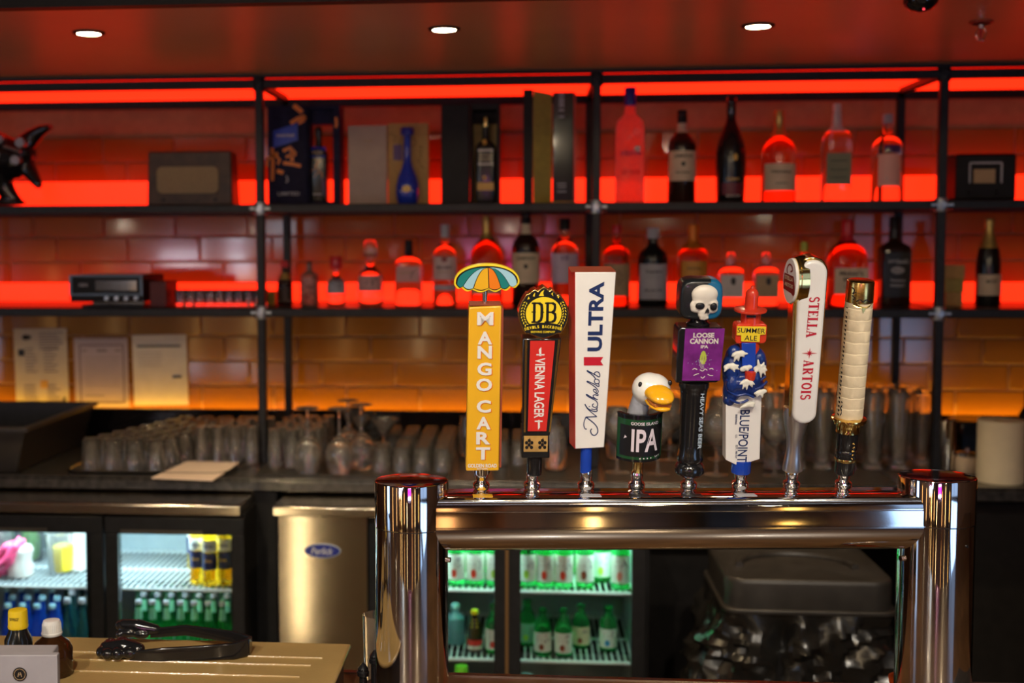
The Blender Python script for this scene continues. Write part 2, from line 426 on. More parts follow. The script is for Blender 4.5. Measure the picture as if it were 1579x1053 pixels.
def streak_strip(x, y, z0, z1, w, e, c):  # unseen glowing strips added to put warm streaks in the chrome
    t = thing('chrome_streak_strip', 'warm vertical glass wall lamp on the guest side, by the %s' % nmz.pop(0), 'lamp', (x, y, z0))
    if y < -3: MB().box(-w/2-.01, w/2+.01, 0, .02, -.02, z1-z0+.02).build('back_plate', M_brassy, t); MB().box(-w/2, w/2, .021, .06, 0, z1-z0).build('shade', mat('streak_strip_%d' % int(e*10+c[1]*100), (.8, .6, .3), .4, emit=c, es=e), t)
    else: MB().box(0, .02, -w/2-.01, w/2+.01, -.02, z1-z0+.02).build('back_plate', M_brassy, t); MB().box(.021, .06, -w/2, w/2, 0, z1-z0).build('shade', mat('streak_strip_%d' % int(e*10+c[1]*100), (.8, .6, .3), .4, emit=c, es=e), t)
nmz = ['left corner', 'first pillar', 'white window', 'middle of the wall', 'second pillar', 'third pillar', 'right corner', 'left wall window', 'left wall rear', 'left wall front']
yw = RYB + .002
streak_strip(-3.15, yw, .2, 1.0, .05, 5, (1, .55, .18)); streak_strip(-2.62, yw, .1, 1.3, .04, 7, (1, .65, .25)); streak_strip(-1.75, yw, .2, 1.35, .10, 2.5, (1, .50, .16)); streak_strip(-.95, yw, .1, 1.0, .05, 8, (1, .72, .35))
streak_strip(.45, yw, .1, 1.35, .09, 2.5, (1, .45, .14)); streak_strip(1.30, yw, .1, 1.5, .05, 6, (1, .62, .22)); streak_strip(2.45, yw, .2, 1.3, .08, 4, (1, .55, .12))
streak_strip(-RL + .002, -.6, .2, 1.4, .06, 3, (1, .5, .15)); streak_strip(-RL + .002, -2.0, .2, 1.4, .10, 2.4, (1, .55, .2)); streak_strip(-RL + .002, 1.5, .3, 1.3, .06, 4, (1, .6, .2))
def screen(x0, x1, z0, z1, nm, cols):
    t = thing('wall_screen', nm, 'screen', ((x0+x1)/2, RYB+.01, (z0+z1)/2)); w, h = x1-x0, z1-z0
    MB().box(-w/2-.02, w/2+.02, 0, .04, -h/2-.02, h/2+.02).build('housing', M_blackg, t)
    for i, (f0, f1, c, e) in enumerate(cols):
        MB().box(-w/2, w/2, .0405, .0425, -h/2+f0*h, -h/2+f1*h).build('picture', mat('screen_%s_%d' % (nm[:5], i), (.02, .02, .02), .3, emit=c, es=e), t)
screen(-.62, .14, 1.13, 1.62, 'magenta lit wall screen behind the guests', [(0, .16, (.7, .7, 1), 12), (.16, .86, (.85, .01, .35), 6), (.86, .92, (.8, .7, 1), 12), (.92, 1, (.5, .01, .2), 3)])
screen(-3.45, -2.62, 1.10, 1.62, 'white lit wall screen in the far left guest corner', [(0, .30, (1, .55, .25), 8), (.30, .60, (.75, .85, 1), 18), (.60, .72, (.6, .02, .3), 5), (.72, .86, (.8, .88, 1), 16), (.86, 1, (.6, .01, .3), 2)])
mb_ = mat('glint_bulb', (1, .8, .5), .4, emit=(1, .80, .52), es=170)  # small unseen lamps added for glints on glass and chrome
for i, (x, y, z, w_) in enumerate(((-3.1, -1.2, 1.72, 'far left guest table'), (-2.3, -2.2, 1.66, 'left rear guest table'), (-1.2, -1.0, 1.80, 'left guest table'), (-.1, -2.3, 1.74, 'middle guest table'), (1.0, -1.1, 1.78, 'right guest table'), (1.9, -2.3, 1.70, 'right rear guest table'), (-.62, .75, 2.08, 'left end of the bar'), (.12, .75, 2.08, 'middle of the bar'), (.85, .75, 2.08, 'right end of the bar'))):
    t = thing('glint_pendant', 'black pendant lamp with small warm bulb over the ' + w_, 'lamp', (x, y, z))
    MB().ball((0, 0, 0), .021, 14, 10).build('bulb', mb_, t)
    MB().lathe([(.075, .0), (.070, .02), (.030, .065), (.012, .085)], 24, capb=False).build('shade', M_black, t)
    MB().cyl((0, 0, .085), (0, 0, 2.698 - z), .003, 6).build('cable', M_black, t)
ml_ = mat('line_highlight_lamp', (1, .9, .8), .4, emit=(.82, .90, 1), es=3)  # unseen long lamps added for line highlights on the crossbar
for y, w_ in ((-.35, 'near the bar'), (-2.3, 'near the rear wall')):
    t = thing('line_highlight_lamp', 'long slim white ceiling lamp on the guest side ' + w_, 'lamp', (0, y, 2.68))
    MB().box(-3.2, 2.4, -.03, .03, .0, .019).build('housing', M_black, t); MB().box(-3.2, 2.4, -.022, .022, -.006, -.0005).build('diffuser', ml_, t)
# glazed tiles, running bond shifted by a third, laid proud of the grout
t0 = P(597, 595.5, YW); TW, TH = .2455, .0832
tm = MB().box(-TW/2 + .003, TW/2 - .003, -.007, 0, -TH/2 + .0025, TH/2 - .0025)
_b = tm.build('tile', M_tile, wb, bevel=.0022, seg=1)
_dg = bpy.context.evaluated_depsgraph_get(); tme = bpy.data.meshes.new_from_object(_b.evaluated_get(_dg)); bpy.data.objects.remove(_b)
xa = P(497, 575, YW).x
for r in range(-9, 8):                        # row r = 0 lies between the joints at y 556 and 595
    zc = t0.z + TH * (.5 + -r)
    if zc - TH/2 < .93 or zc + TH/2 > 2.09: continue
    off = xa + (r % 3) * TW / 3
    n0 = int((-1.98 - off) / TW) - 1
    for c in range(n0, n0 + 20):
        x = off + (c + .5) * TW
        if x - TW/2 < -2.02 or x + TW/2 > 1.85: continue
        o = inst(tme, 'tile', wb, (x, YW + random.uniform(-.0006, .0004), zc), (random.uniform(-.006, .006), 0, random.uniform(-.004, .004)))

# ------------------------------------------------------------------ back counter
ZT = .909
ct = thing('back_counter', 'dark stone back bar worktop under the steel shelving', 'counter', (0, 3.7, 0))
MB().box(-RX + .005, RX - .005, 3.325 - 3.7, 4.112 - 3.7, ZT - .030, ZT).build('worktop', M_stone, ct, bevel=.004)
MB().box(-RX + .005, RX - .005, 3.326 - 3.7, 3.345 - 3.7, ZT + .0005, ZT + .007).build('front_lip', M_stone, ct, bevel=.002)
up = thing('upstand', 'black upstand along the tiles with an amber light strip behind it', 'upstand', (0, 4.05, ZT))
MB().box(-RX + .005, RX - .005, 4.035 - 4.05, 4.055 - 4.05, .0005, .098).build('board', M_blackg, up, bevel=.003)
MB().box(-RX + .005, RX - .005, 4.062 - 4.05, 4.086 - 4.05, .03, .055).build('light_strip', M_amber, up)
struct(MB().box(-RX + .005, RX - .005, 3.86, 3.90, .01, ZT - .031), 'trim_8', M_red_dark)
x0 = P(1392, 900, 3.42).x
cb = thing('base_cabinet', 'dark plain base cabinet under the right end of the counter', 'cabinet', (x0, 3.42, .01))
MB().box(0, RX - .005 - x0, .02, .42, 0, ZT - .045).build('body', M_red_dark, cb)
MB().box(.004, (RX - .005 - x0)/2 - .002, 0, .0195, .05, ZT - .06).build('door', M_red_dark, cb, bevel=.003)
MB().box((RX - .005 - x0)/2 + .002, RX - .01 - x0, 0, .0195, .05, ZT - .06).build('door', M_red_dark, cb, bevel=.003)
xg = P(384, 900, 3.3).x; xg2 = P(424, 900, 3.3).x
tag(MB().box(xg, xg2, 3.34, 3.40, .01, ZT - .031).build('filler_panel', M_black, bevel=.003), 'narrow black filler panel between the left fridge and the steel ice machine', 'panel')

# ------------------------------------------------------------------ shelving
ZS1, ZS2 = 1.667, 1.365
YF, YR = 3.60, 4.00
RT = .0125
sh = thing('steel_shelving', 'black steel tube back bar shelving with silver corner fittings', 'shelving', (0, 3.8, ZT))
def shpart(mb, name, m, **k): return mb.build(name, m, sh, loc=(0, -3.8, -ZT), **k)
xs = [P(402, 322, YF).x, P(919, 320, YF).x, P(1451, 319, YF).x]
dx = (xs[2] - xs[0]) / 2
xs = [xs[0] - dx - .27] + xs + [xs[2] + dx]
xs = [x for x in xs if abs(x) < RX - .05]
zt = 2.013
for x in xs:
    shpart(MB().box(x-.0115, x+.0115, YF-RT, YF+RT, ZT, zt + .010), 'post', M_steel, bevel=.003)
    shpart(MB().box(x-.0115, x+.0115, YR-RT, YR+RT, ZT, zt - .002), 'post', M_steel, bevel=.003)
    for z in (ZS1 - RT, ZS2 - RT, zt):
        shpart(MB().box(x-.010, x+.010, YF+RT, YR-RT, z-.010, z+.010), 'cross_rail', M_steel, bevel=.003)
        f = MB()
        f.lathe([(.017, -.019), (.019, -.013), (.019, .013), (.017, .019)], 12, (x, YF, z))
        f.cyl((x-.030, YF, z), (x+.030, YF, z), .0135, 12)
        f.cyl((x, YF-.022, z), (x, YF-.012, z), .009, 10)
        shpart(f, 'corner_fitting', M_fit if z < zt else M_steel)
xl, xr = -RX + .02, RX - .02
for z, zr in ((ZS1 - RT, ZS1 - RT), (ZS2 - RT, ZS2 - RT), (zt, zt - .012)):
    shpart(MB().box(xl, xr, YF-RT, YF+RT, z-RT, z+RT), 'front_rail', M_steel, bevel=.003)
    shpart(MB().box(xl, xr, YR-RT, YR+RT, zr-RT, zr+RT), 'rear_rail', M_steel, bevel=.003)
for z in (ZS1, ZS2):
    for i in range(len(xs) - 1):
        shpart(MB().box(xs[i]+.013, xs[i+1]-.013, YF+RT+.0005, YR-RT-.0005, z-.010, z-.0005), 'shelf_panel', M_panel, bevel=.001)
    shpart(MB().box(xl, xr, YR+RT+.004, YR+.052, z - .004, z + (.090 if z == ZS1 else .060)), 'light_bar', M_led, bevel=.003)
for z in (ZS1, ZS2, zt):  # panels behind the rear rail, added to keep bar light off the wall below
    shpart(MB().box(xl, xr, YR+RT+.001, 4.108, z - .012, z - .0045) if z != zt else MB().box(xl, xr, YR+RT+.001, 4.108, zt-.014, zt+.004), 'shelf_panel', M_panel)
shpart(MB().box(xl, xr, YR+RT+.004, YR+.052, zt + .006, zt + .056), 'light_bar', M_led, bevel=.003)

# ------------------------------------------------------------------ ceiling fittings
def ceil_at(px, py): return PZ(px, py, ZC)
k = 0
for px, py, nm in ((137, 50, 'left'), (685, 44, 'middle'), (1169, 39, 'right')):
    p = ceil_at(px, py)
    t = thing('downlight', f'small round lit recessed downlight, the {nm} one of three in the ceiling', 'light', p, group='ceiling downlights')
    MB().lathe([(.027, -.0045), (.0355, -.004), (.037, -.001), (.037, 0)], 28, capb=False, capt=False).lathe([(.027, -.0045), (.0265, -.001)], 28, capb=False, capt=False).build('trim_ring', M_black, t)
    MB().lathe([(.0262, -.0035), (.0262, -.0005)], 28).build('lens', M_lens, t)
    spot('downlight_beam', (p.x, p.y, p.z - .012), (p.x, p.y + .15, 0), 30, (1, .74, .42), 88, .5, .018)
p = ceil_at(1420, -1)
t = thing('ceiling_camera', 'small black dome with a red dot at the top edge of the ceiling', 'camera', p)
MB().lathe([(.034, 0), (.034, -.006), (.030, -.014), (.020, -.022), (.004, -.026)], 24, capb=False).build('dome', M_blackg, t)
MB().ball((0, -.020, -.023), .0022).build('indicator', mat('red_indicator', (.6, .02, .02), .4, emit=(1, .05, .08), es=2), t)
p = ceil_at(1513, 33)
t = thing('sprinkler_head', 'chrome pendent fire sprinkler with a red ring under the ceiling', 'sprinkler', p)
MB().lathe([(.026, 0), (.026, -.003), (.020, -.006)], 24, capt=False).build('ring', mat('sprinkler_red', (.45, .05, .03), .35, noise_amt=.1), t)
s = MB().lathe([(.007, -.004), (.007, -.016), (.004, -.018)], 14)
s.tube([(-.006, 0, -.014), (-.011, 0, -.024), (-.008, 0, -.036), (0, 0, -.042)], .0018, 6)
s.tube([(.006, 0, -.014), (.011, 0, -.024), (.008, 0, -.036), (0, 0, -.042)], .0018, 6)
s.lathe([(.011, -.044), (.011, -.042)], 14)
s.build('frame', M_ferr, t)
MB().cyl((0, 0, -.018), (0, 0, -.040), .0022, 8).build('bulb', M_redfoil, t)

# ------------------------------------------------------------------ bottle builder
PROF = {
 'std':   [(.0,.0),(.93,0),(1,.015),(1,.60),(.97,.64),(.84,.69),(.58,.735),(.38,.77),(.33,.81),(.31,.93),(.35,.935),(.35,.96)],
 'tall':  [(.0,0),(.95,0),(1,.01),(1,.60),(.98,.66),(.86,.715),(.60,.745),(.42,.765),(.37,.80),(.35,.90),(.35,.93)],
 'cognac':[(.0,0),(.95,0),(1,.02),(1,.50),(.96,.58),(.80,.66),(.50,.72),(.30,.77),(.24,.83),(.23,.92),(.27,.93),(.27,.95)],
 'remy':  [(.0,0),(.86,0),(.92,.015),(.97,.15),(1,.38),(.98,.48),(.85,.58),(.60,.69),(.38,.76),(.31,.80),(.29,.93),(.32,.935),(.32,.96)],
 'champ': [(.0,0),(.95,0),(1,.015),(1,.42),(.96,.52),(.84,.62),(.66,.70),(.46,.78),(.34,.85),(.32,.93),(.36,.94),(.36,.965)],
 'short': [(.0,0),(.94,0),(1,.02),(1,.60),(.97,.66),(.80,.71),(.50,.745),(.32,.77),(.30,.90),(.30,.92)],
 'deco':  [(.0,0),(.80,0),(.98,.04),(1,.12),(.96,.42),(.80,.50),(.45,.56),(.30,.62),(.28,.70),(.28,.75)],
 'soju':  [(.0,0),(.93,0),(1,.02),(1,.52),(.97,.60),(.85,.68),(.62,.76),(.46,.84),(.42,.90),(.46,.905),(.46,.93)],
 'beer':  [(.0,0),(.93,0),(1,.02),(1,.50),(.96,.57),(.78,.66),(.52,.76),(.42,.86),(.40,.94),(.44,.945),(.44,.965)],
 'jack':  [(.0,0),(.96,0),(1,.02),(1,.62),(.95,.66),(.70,.69),(.42,.72),(.36,.76),(.34,.90),(.34,.93)],
 'mini':  [(.0,0),(.93,0),(1,.03),(1,.45),(.90,.55),(.55,.68),(.42,.76),(.40,.92),(.40,.94)],
 'drop':  [(.0,0),(.70,0),(.90,.04),(1,.14),(.98,.24),(.80,.36),(.50,.47),(.33,.56),(.30,.66),(.29,.88),(.29,.90)],
}
def interp(prof, h):
    for (r1, h1), (r2, h2) in zip(prof, prof[1:]):
        if h1 <= h <= h2 and h2 > h1: return r1 + (r2 - r1) * (h - h1) / (h2 - h1)
    return prof[-1][0]
def bottle(name, label, px, ytop, wpx, Y, zb, kind, glass, cap=None, caph=.12, capr=1.12, sq=2., d=1., labels=(), texts=(), group=None, ybase=None, root=None, neck=None, face=0.):
    """bottle standing on height zb at depth Y, seen at column px with its top at row ytop and wpx pixels wide"""
    b = P(px, ytop, Y); s = mpp(px, Y)
    Hh = b.z - zb; Rr = wpx * s / 2 / (1.0 if sq == 2. else 1.0)
    t = thing(name, label, 'bottle', (b.x, Y, zb), (0, 0, R_(face)), group=group)
    prof = PROF[kind]; pr = [(r*Rr if r > 0 else .0005, h*Hh) for r, h in prof]
    MB().lathe(pr, 28, sq=sq, d=d, rsq=.42*Rr).build('glass_body', glass, t, smooth=50)
    top = prof[-1][1]
    if cap:
        rc = prof[-1][0] * Rr * capr
        c0 = max(0, 1 - caph)
        MB().lathe([(rc*.96, c0*Hh), (rc, (c0+.008)*Hh), (rc, .985*Hh), (rc*.9, Hh)], 20).build('cap', cap, t)
    if neck:                                  # foil or neck label between two heights
        h0, h1, nm = neck
        hs = [h0 + (h1-h0)*i/5 for i in range(6)]
        MB().lathe([(interp(prof, h)*Rr + .0012, h*Hh) for h in hs], 20, sq=sq, d=d, rsq=.42*Rr, capb=False, capt=False).build('neck_foil', nm, t)
    def surf(u, h, o):                        # u metres along the front, h fraction
        r = interp(prof, h) * Rr
        if sq > 2:
            return (u, -r*d - o, h*Hh)
        a = -PI/2 + u / r
        return ((r+o)*math.cos(a), (r*d+o)*math.sin(a), h*Hh)
    for h0, h1, half, m in labels:            # half: fraction of the half width
        L = MB(); n = 12; vs = []
        wid = half * Rr * (1. if sq > 2 else 1.35)
        hs = [h0 + (h1-h0)*i/4 for i in range(5)]
        for h in hs:
            for i in range(n+1):
                vs.append(surf(-wid + 2*wid*i/n, h, .0010))
        L.add(vs, [(j*(n+1)+i, j*(n+1)+i+1, (j+1)*(n+1)+i+1, (j+1)*(n+1)+i) for j in range(4) for i in range(n)])
        L.build('label', m, t, smooth=60)
    T = {}
    for s_, m, u, h, w, hh, *rest in texts:   # u, w as fractions of the radius; h, hh fractions of the height
        mb = T.setdefault(m.name, (MB(), m))[0]
        rot = rest[0] if rest else 0
        if s_ == '*dot':
            mb.poly([(u*Rr + w*Rr/2*math.cos(a*PI/8), h + hh/2*math.sin(a*PI/8)) for a in range(16)], lambda a, c, o: surf(a, c, o), .0018)
        elif s_ == '*bar':
            mb.poly([(u*Rr - w*Rr/2, h-hh/2), (u*Rr + w*Rr/2, h-hh/2), (u*Rr + w*Rr/2, h+hh/2), (u*Rr - w*Rr/2, h+hh/2)], lambda a, c, o: surf(a, c, o), .0018)
        elif s_ == '*brush':
            for q in range(5):
                x = u*Rr + random.uniform(-.5, .5)*w*Rr; y = h + random.uniform(-.4, .4)*hh
                mb.strip([(x, y), (x + random.uniform(-.5, .5)*w*Rr, y - hh*random.uniform(.1, .5))], .0022, lambda a, c, o: surf(a, c, o), .0018)
        else:
            letters(mb, s_, lambda a, c, o: surf(a, c/Hh, o), u*Rr, h*Hh, w*Rr, hh*Hh, rot, .02, .0018)
    for mb, m in T.values(): mb.build('print', m, t, smooth=0)
    return t

YB = 3.79
# ------------------------------------------------------------------ top shelf
# vodka .. seen from left to right
bottle('vodka_bottle', 'tall frosted glass bottle with a blue cap, first bottle on the top shelf', 972, 135, 44, YB, ZS1, 'tall', M_gfrost, M_bluecap, .155, 1.15,
       texts=[('*dot', M_creamp, .45, .47, .5, .05), ('*brush', M_creamp, 0, .62, 1.0, .10), ('GREY GOOSE', M_redink, 0, .27, 1.3, .035), ('*bar', mat('magenta_print', (.5, .02, .12), .4), 0, .43, 1.5, .035)])
bottle('whiskey_bottle', 'dark whiskey bottle with a cream label and arched word, on the top shelf', 1052, 170, 43, YB, ZS1, 'std', M_gbrown, M_black, .14, 1.0,
       labels=[(.24, .56, .92, M_cream)], neck=(.76, .86, M_cream),
       texts=[('JAMESON', M_ink, 0, .50, 1.35, .045), ('*dot', M_ink, 0, .42, .3, .05), ('IRISH WHISKEY', M_ink, 0, .33, 1.1, .02)])
bottle('cognac_bottle', 'black pear shaped cognac bottle with a small gold seal, on the top shelf', 1128, 150, 46, YB, ZS1, 'remy', M_gblack, M_blackg, .16, 1.0,
       labels=[(.08, .19, .55, mat('wine_label', (.16, .02, .03), .4, noise_amt=.1))],
       texts=[('*dot', M_gold_print, .15, .43, .30, .065), ('REMY', M_gold_print, .05, .225, .9, .025), ('MARTIN', M_creamp, .05, .07, .9, .02)])
bottle('cognac_bottle', 'squat brown cognac bottle with gold neck and cream label', 1202, 170, 53, YB, ZS1, 'cognac', M_gamber, M_goldfoil, .14, 1.05,
       labels=[(.13, .42, .80, M_cream)], neck=(.72, .92, M_goldfoil),
       texts=[('Hennessy', M_ink, 0, .33, 1.2, .05), ('COGNAC', M_ink, 0, .21, .7, .022)])
bottle('tequila_bottle', 'clear square shouldered bottle with a large olive label and pale stopper', 1291, 160, 44, YB, ZS1, 'short', M_gclear, M_creamp, .20, 1.0, sq=4., d=.8,
       labels=[(.18, .50, .86, M_greenl)], neck=(.72, .90, M_creamp), texts=[('*bar', M_ink, 0, .42, 1.2, .008), ('*bar', M_ink, 0, .33, 1.2, .008), ('*bar', M_ink, 0, .25, 1.2, .008)])
bottle('vodka_bottle', 'clear round shouldered bottle with a dark purple neck medallion and silver cap', 1369, 176, 46, YB, ZS1, 'short', M_gclear, M_greyl, .10, 1.25,
       labels=[(.18, .54, .62, mat('peach_label', (.8, .42, .34), .5))],
       texts=[('*bar', mat('violet_print', (.08, .01, .13), .3), .15, .60, 1.2, .09), ('*bar', M_greyl, .3, .27, 1.1, .045)])

# dark horned sculpture at the far left
p = P(14, 250, YB); s = mpp(14, YB)
t = thing('horned_sculpture', 'black horned sculpture with silver discs at the left end of the top shelf', 'sculpture', (p.x, YB, ZS1))
zb0 = (p.z - ZS1) / s
q = lambda x, y, dy=0: (x - 14, dy, zb0 - (y - 250))
blob('body', [('c', [q(-12, 236), q(20, 246), q(34, 238)], [34, 30, 22]),
              ('c', [q(34, 232), q(50, 214), q(66, 205, -6), q(83, 200, -12)], [19, 13, 9, 4.5]),
              ('c', [q(36, 250), q(50, 268, -6), q(63, 284, -12)], [16, 11, 6.5]),
              ('c', [q(-4, 262), q(4, 284), q(14, 300), q(30, 309.5)], [24, 15, 12, 4.5]),
              ('c', [q(-20, 262), q(-26, 290), q(-34, 309)], [18, 10, 5]),
              ('c', [q(-16, 232), q(-14, 210), q(-8, 196, -6)], [16, 8, 3]),
              ('b', q(0, 310), (40, 14, 5))], M_blackg, 2.2*s, t, k=s)
fm = mat('dull_silver', (.30, .27, .27), .4, metal=.7, noise_amt=.2)
for x, y, r in ((7, 241, 6), (44, 224, 7.5), (13, 219, 6), (36, 249, 7), (20, 246, 8)):
    c = q(x, y, -30); MB().cyl((c[0]*s, -.068, c[2]*s), (c[0]*s, -.040, c[2]*s), r*s, 14).build('disc', fm if r < 8 else M_blackg, t, bevel=.001)
a = q(20, 229); b = q(46, 237); MB().tube([(a[0]*s, -.070, a[2]*s), (b[0]*s, -.070, b[2]*s)], .005, 8).build('bar', fm, t)
for x, y, dy in ((84, 200, -16), (65, 288, -17)):
    c = q(x, y, dy); MB().ball((c[0]*s, c[1]*s, c[2]*s), .0055).build('horn_tip', M_redfoil, t)

# dark radio box with cloth front
def pxbox(px0, px1, ytop, Y, zb, depth):
    a = P(px0, ytop, Y); b = P(px1, ytop, Y)
    return a.x, b.x, a.z - zb
xa_, xb_, hh = pxbox(225, 358, 233, 3.70, ZS1, .1); w = xb_ - xa_
t = thing('dark_speaker_box', 'dark wooden box with a tan cloth front panel on the top shelf', 'box', ((xa_+xb_)/2, 3.70, ZS1))
MB().hexa([(-w/2, 0, 0), (w/2, 0, 0), (w/2-.01, .14, 0), (-w/2+.01, .14, 0), (-w/2+.004, .004, hh), (w/2-.004, .004, hh), (w/2-.014, .12, hh), (-w/2+.014, .12, hh)]).build('case', M_radio, t, bevel=.006)
pl = []
def rrect(cx, cy, w, h, r, n=5):
    o = []
    for (sx, sy, a0) in ((1, 1, 0), (-1, 1, 90), (-1, -1, 180), (1, -1, 270)):
        o += [(cx + sx*(w/2-r) + r*math.cos(R_(a0 + 90*i/n)), cy + sy*(h/2-r) + r*math.sin(R_(a0 + 90*i/n))) for i in range(n+1)]
    return o
MB().prism(rrect(-.005, hh*.47, w*.71, hh*.48, .016), -.004, .004).build('cloth_panel', M_mesh, t)
for x in (-.3, .3): MB().cyl((x*w, -.004, hh*.11), (x*w, .004, hh*.11), .005).build('knob', M_black, t)

# navy whisky gift box standing open
def dims(a, b, y, Y): A = P(a, y, Y); B = P(b, y, Y); return (A.x + B.x)/2, B.x - A.x, A.z
cx, w, z1 = dims(412, 524, 163, 3.70); hh = z1 - ZS1 ; k_ = w / 112
t = thing('gift_box', 'open navy whisky gift box with orange brush characters', 'box', (cx, 3.70, ZS1))
MB().box(-w/2, -w/2 + 61*k_, 0, .030, 0, hh).build('front_panel', M_navybox, t, bevel=.002)
f = MB(); a, b = -w/2 + 62*k_, w/2
f.box(a, a+.004, 0, .085, 0, hh); f.box(b-11*k_, b, 0, .085, 0, hh); f.box(a+.004, b-11*k_, 0, .085, hh-.012, hh); f.box(a+.004, b-11*k_, 0, .085, 0, .010)
f.box(a+.004, b-11*k_, .02, .08, hh-.055, hh-.012)
f.build('open_case', M_navybox, t, bevel=.001)
mp = lambda u, v, o=0.: (-w/2 + (u-412)*k_, -.0015 - o, hh - (v-163)*k_)
g = MB(); g.poly([(421, 201), (459, 190), (459, 216), (421, 227)], mp); g.build('blue_tag', mat('blue_tag', (.01, .05, .5), .35), t, smooth=0)
g = MB(); letters(g, 'JOHNNIE WALKER', mp, 440, 209, 28, -5, 0, .03, .001, 0); g.build('tag_print', M_creamp, t, smooth=0)
g = MB()
for pts, w_ in (([(453,163),(462,170),(466,174)], 7), ([(448,190),(460,183),(471,180)], 6), ([(471,180),(468,186),(460,190)], 5),
               ([(419,227),(420,250),(419,277)], 5), ([(411,245),(421,238),(428,236)], 5), ([(410,240),(412,248),(411,256)], 3), ([(424,238),(431,246),(427,252)], 4),
               ([(436,232),(447,227),(455,236)], 5), ([(449,230),(450,248)], 5), ([(440,241),(456,237)], 4), ([(436,250),(450,252),(463,255)], 5), ([(426,262),(436,265)], 6)):
    g = MB(); g.strip(pts, w_, mp); g.build('brush_stroke', M_orange, t, smooth=0)
g = MB(); g.strip([(441, 270), (443, 277), (440, 280)], 2, mp); g.build('walking_mark', M_greyl, t, smooth=0); g = MB(); letters(g, 'LIMITED', mp, 444, 297, 34, -5, 0, .02, 0); g.build('small_print', M_greyl, t, smooth=0)
g = MB(); g.strip([(518,182),(519,190),(518,198)], 4, mp); g.build('side_stroke', M_orange, t, smooth=0)
bottle('whisky_bottle', 'dark square whisky bottle with blue slanted label inside the open navy gift box', 491, 196, 28, 3.752, ZS1+.011, 'jack', M_gblack, M_blackg, .12, sq=6., d=.9,
       texts=[('*bar', mat('blue_tag', (.01, .05, .5), .35), 0, .66, 1.7, .14), ('*brush', M_orange, 0, .46, 1.3, .25), ('*brush', M_orange, .1, .38, 1.0, .15), ('WALKER', M_creamp, 0, .66, 1.2, .035), ('*bar', M_greyl, 0, .10, 1.0, .02)])

# pale book-like case with blue decanter
cx, w, z1 = dims(536, 660, 192, 3.72); hh = z1 - ZS1; k_ = w/124
t = thing('presentation_case', 'pale open case with gold lining standing on the top shelf', 'box', (cx, 3.72, ZS1))
MB().box(-w/2, -w/2 + 60*k_, .005, .028, 0, hh*.99).build('cover', M_greycard, t, bevel=.002)
MB().box(-w/2 + 61*k_, w/2, .012, .05, 0, hh*1.015).build('tray', M_kraft, t, bevel=.002)
mp = lambda u, v, o=0.: (-w/2 + (u-536)*k_, .0035 - o, hh - (v-192)*k_)
g = MB(); g.strip(arc(563, 219, 3, 3, 180, 360), 1.5, mp); g.strip(arc(571, 219, 3, 3, 180, 360), 1.5, mp); g.strip([(565, 225), (569, 225)], 1.5, mp); g.build('emblem', M_tan, t, smooth=0)
mp2 = lambda u, v, o=0.: (-w/2 + (u-536)*k_, .0105 - o, hh - (v-192)*k_)
g = MB(); g.strip([(606, 235), (620, 235)], 24, mp2); g.build('purple_card', mat('purple_card', (.10, .05, .18), .5), t, smooth=0)
g = MB()
for q_ in range(9): g.strip([(642+random.uniform(0,8), 225+q_*4), (646+random.uniform(0,10), 228+q_*4)], 2, mp2)
g.strip([(600, 205), (612, 212), (606, 218)], 2, mp2); g.strip(arc(628, 219, 13, 8, 0, 360, 16), 2, mp2)
g.build('lining_pattern', mat('lining_brown', (.26, .14, .04), .6), t, smooth=0)
bottle('blue_decanter', 'royal blue drop shaped decanter in front of the gold lined case', 628, 197, 36, 3.703, ZS1, 'drop', M_gblue, M_bluecap, .095, 1.9,
       texts=[('*dot', M_goldfoil, 0, .20, .75, .09), ('*bar', M_creamp, 0, .17, 1.1, .02)])

# black case with whisky bottle
cx, w, z1 = dims(680, 771, 160, 3.70); hh = z1 - ZS1; k_ = w/91
t = thing('black_gift_box', 'black open gift case holding a dark whisky bottle', 'box', (cx, 3.70, ZS1))
MB().box(-w/2, -w/2+44*k_, 0, .04, 0, hh).build('door_panel', M_black, t, bevel=.003)
f = MB(); a, b = -w/2+45*k_, w/2
f.box(a, a+.006, 0, .08, 0, hh); f.box(b-.009, b, 0, .08, 0, hh); f.box(a+.006, b-.009, 0, .08, hh-.018, hh); f.box(a+.006, b-.009, 0, .08, 0, .006); f.box(a+.006, b-.009, .074, .08, .006, hh-.018)
f.build('case', M_black, t, bevel=.0015)
MB().box(a+.007, b-.010, .070, .0735, .008, hh-.055).build('gold_lining', M_olive, t)
bottle('whisky_bottle', 'square dark whisky bottle with slanted stripes inside the black case', 749, 180, 30, 3.738, ZS1+.007, 'jack', M_gblack, M_gold, .12, sq=6., d=.85,
       texts=[('*dot', M_gold_print, -.1, .70, .45, .07), ('*bar', M_creamp, 0, .60, 1.6, .018), ('JOHNNIE', M_cream, 0, .54, 1.3, .03), ('WALKER', M_cream, 0, .50, 1.3, .03), ('*bar', M_creamp, 0, .44, 1.6, .018), ('*dot', M_gold_print, -.1, .28, .35, .05), ('*bar', M_gold_print, 0, .18, 1.7, .09)])

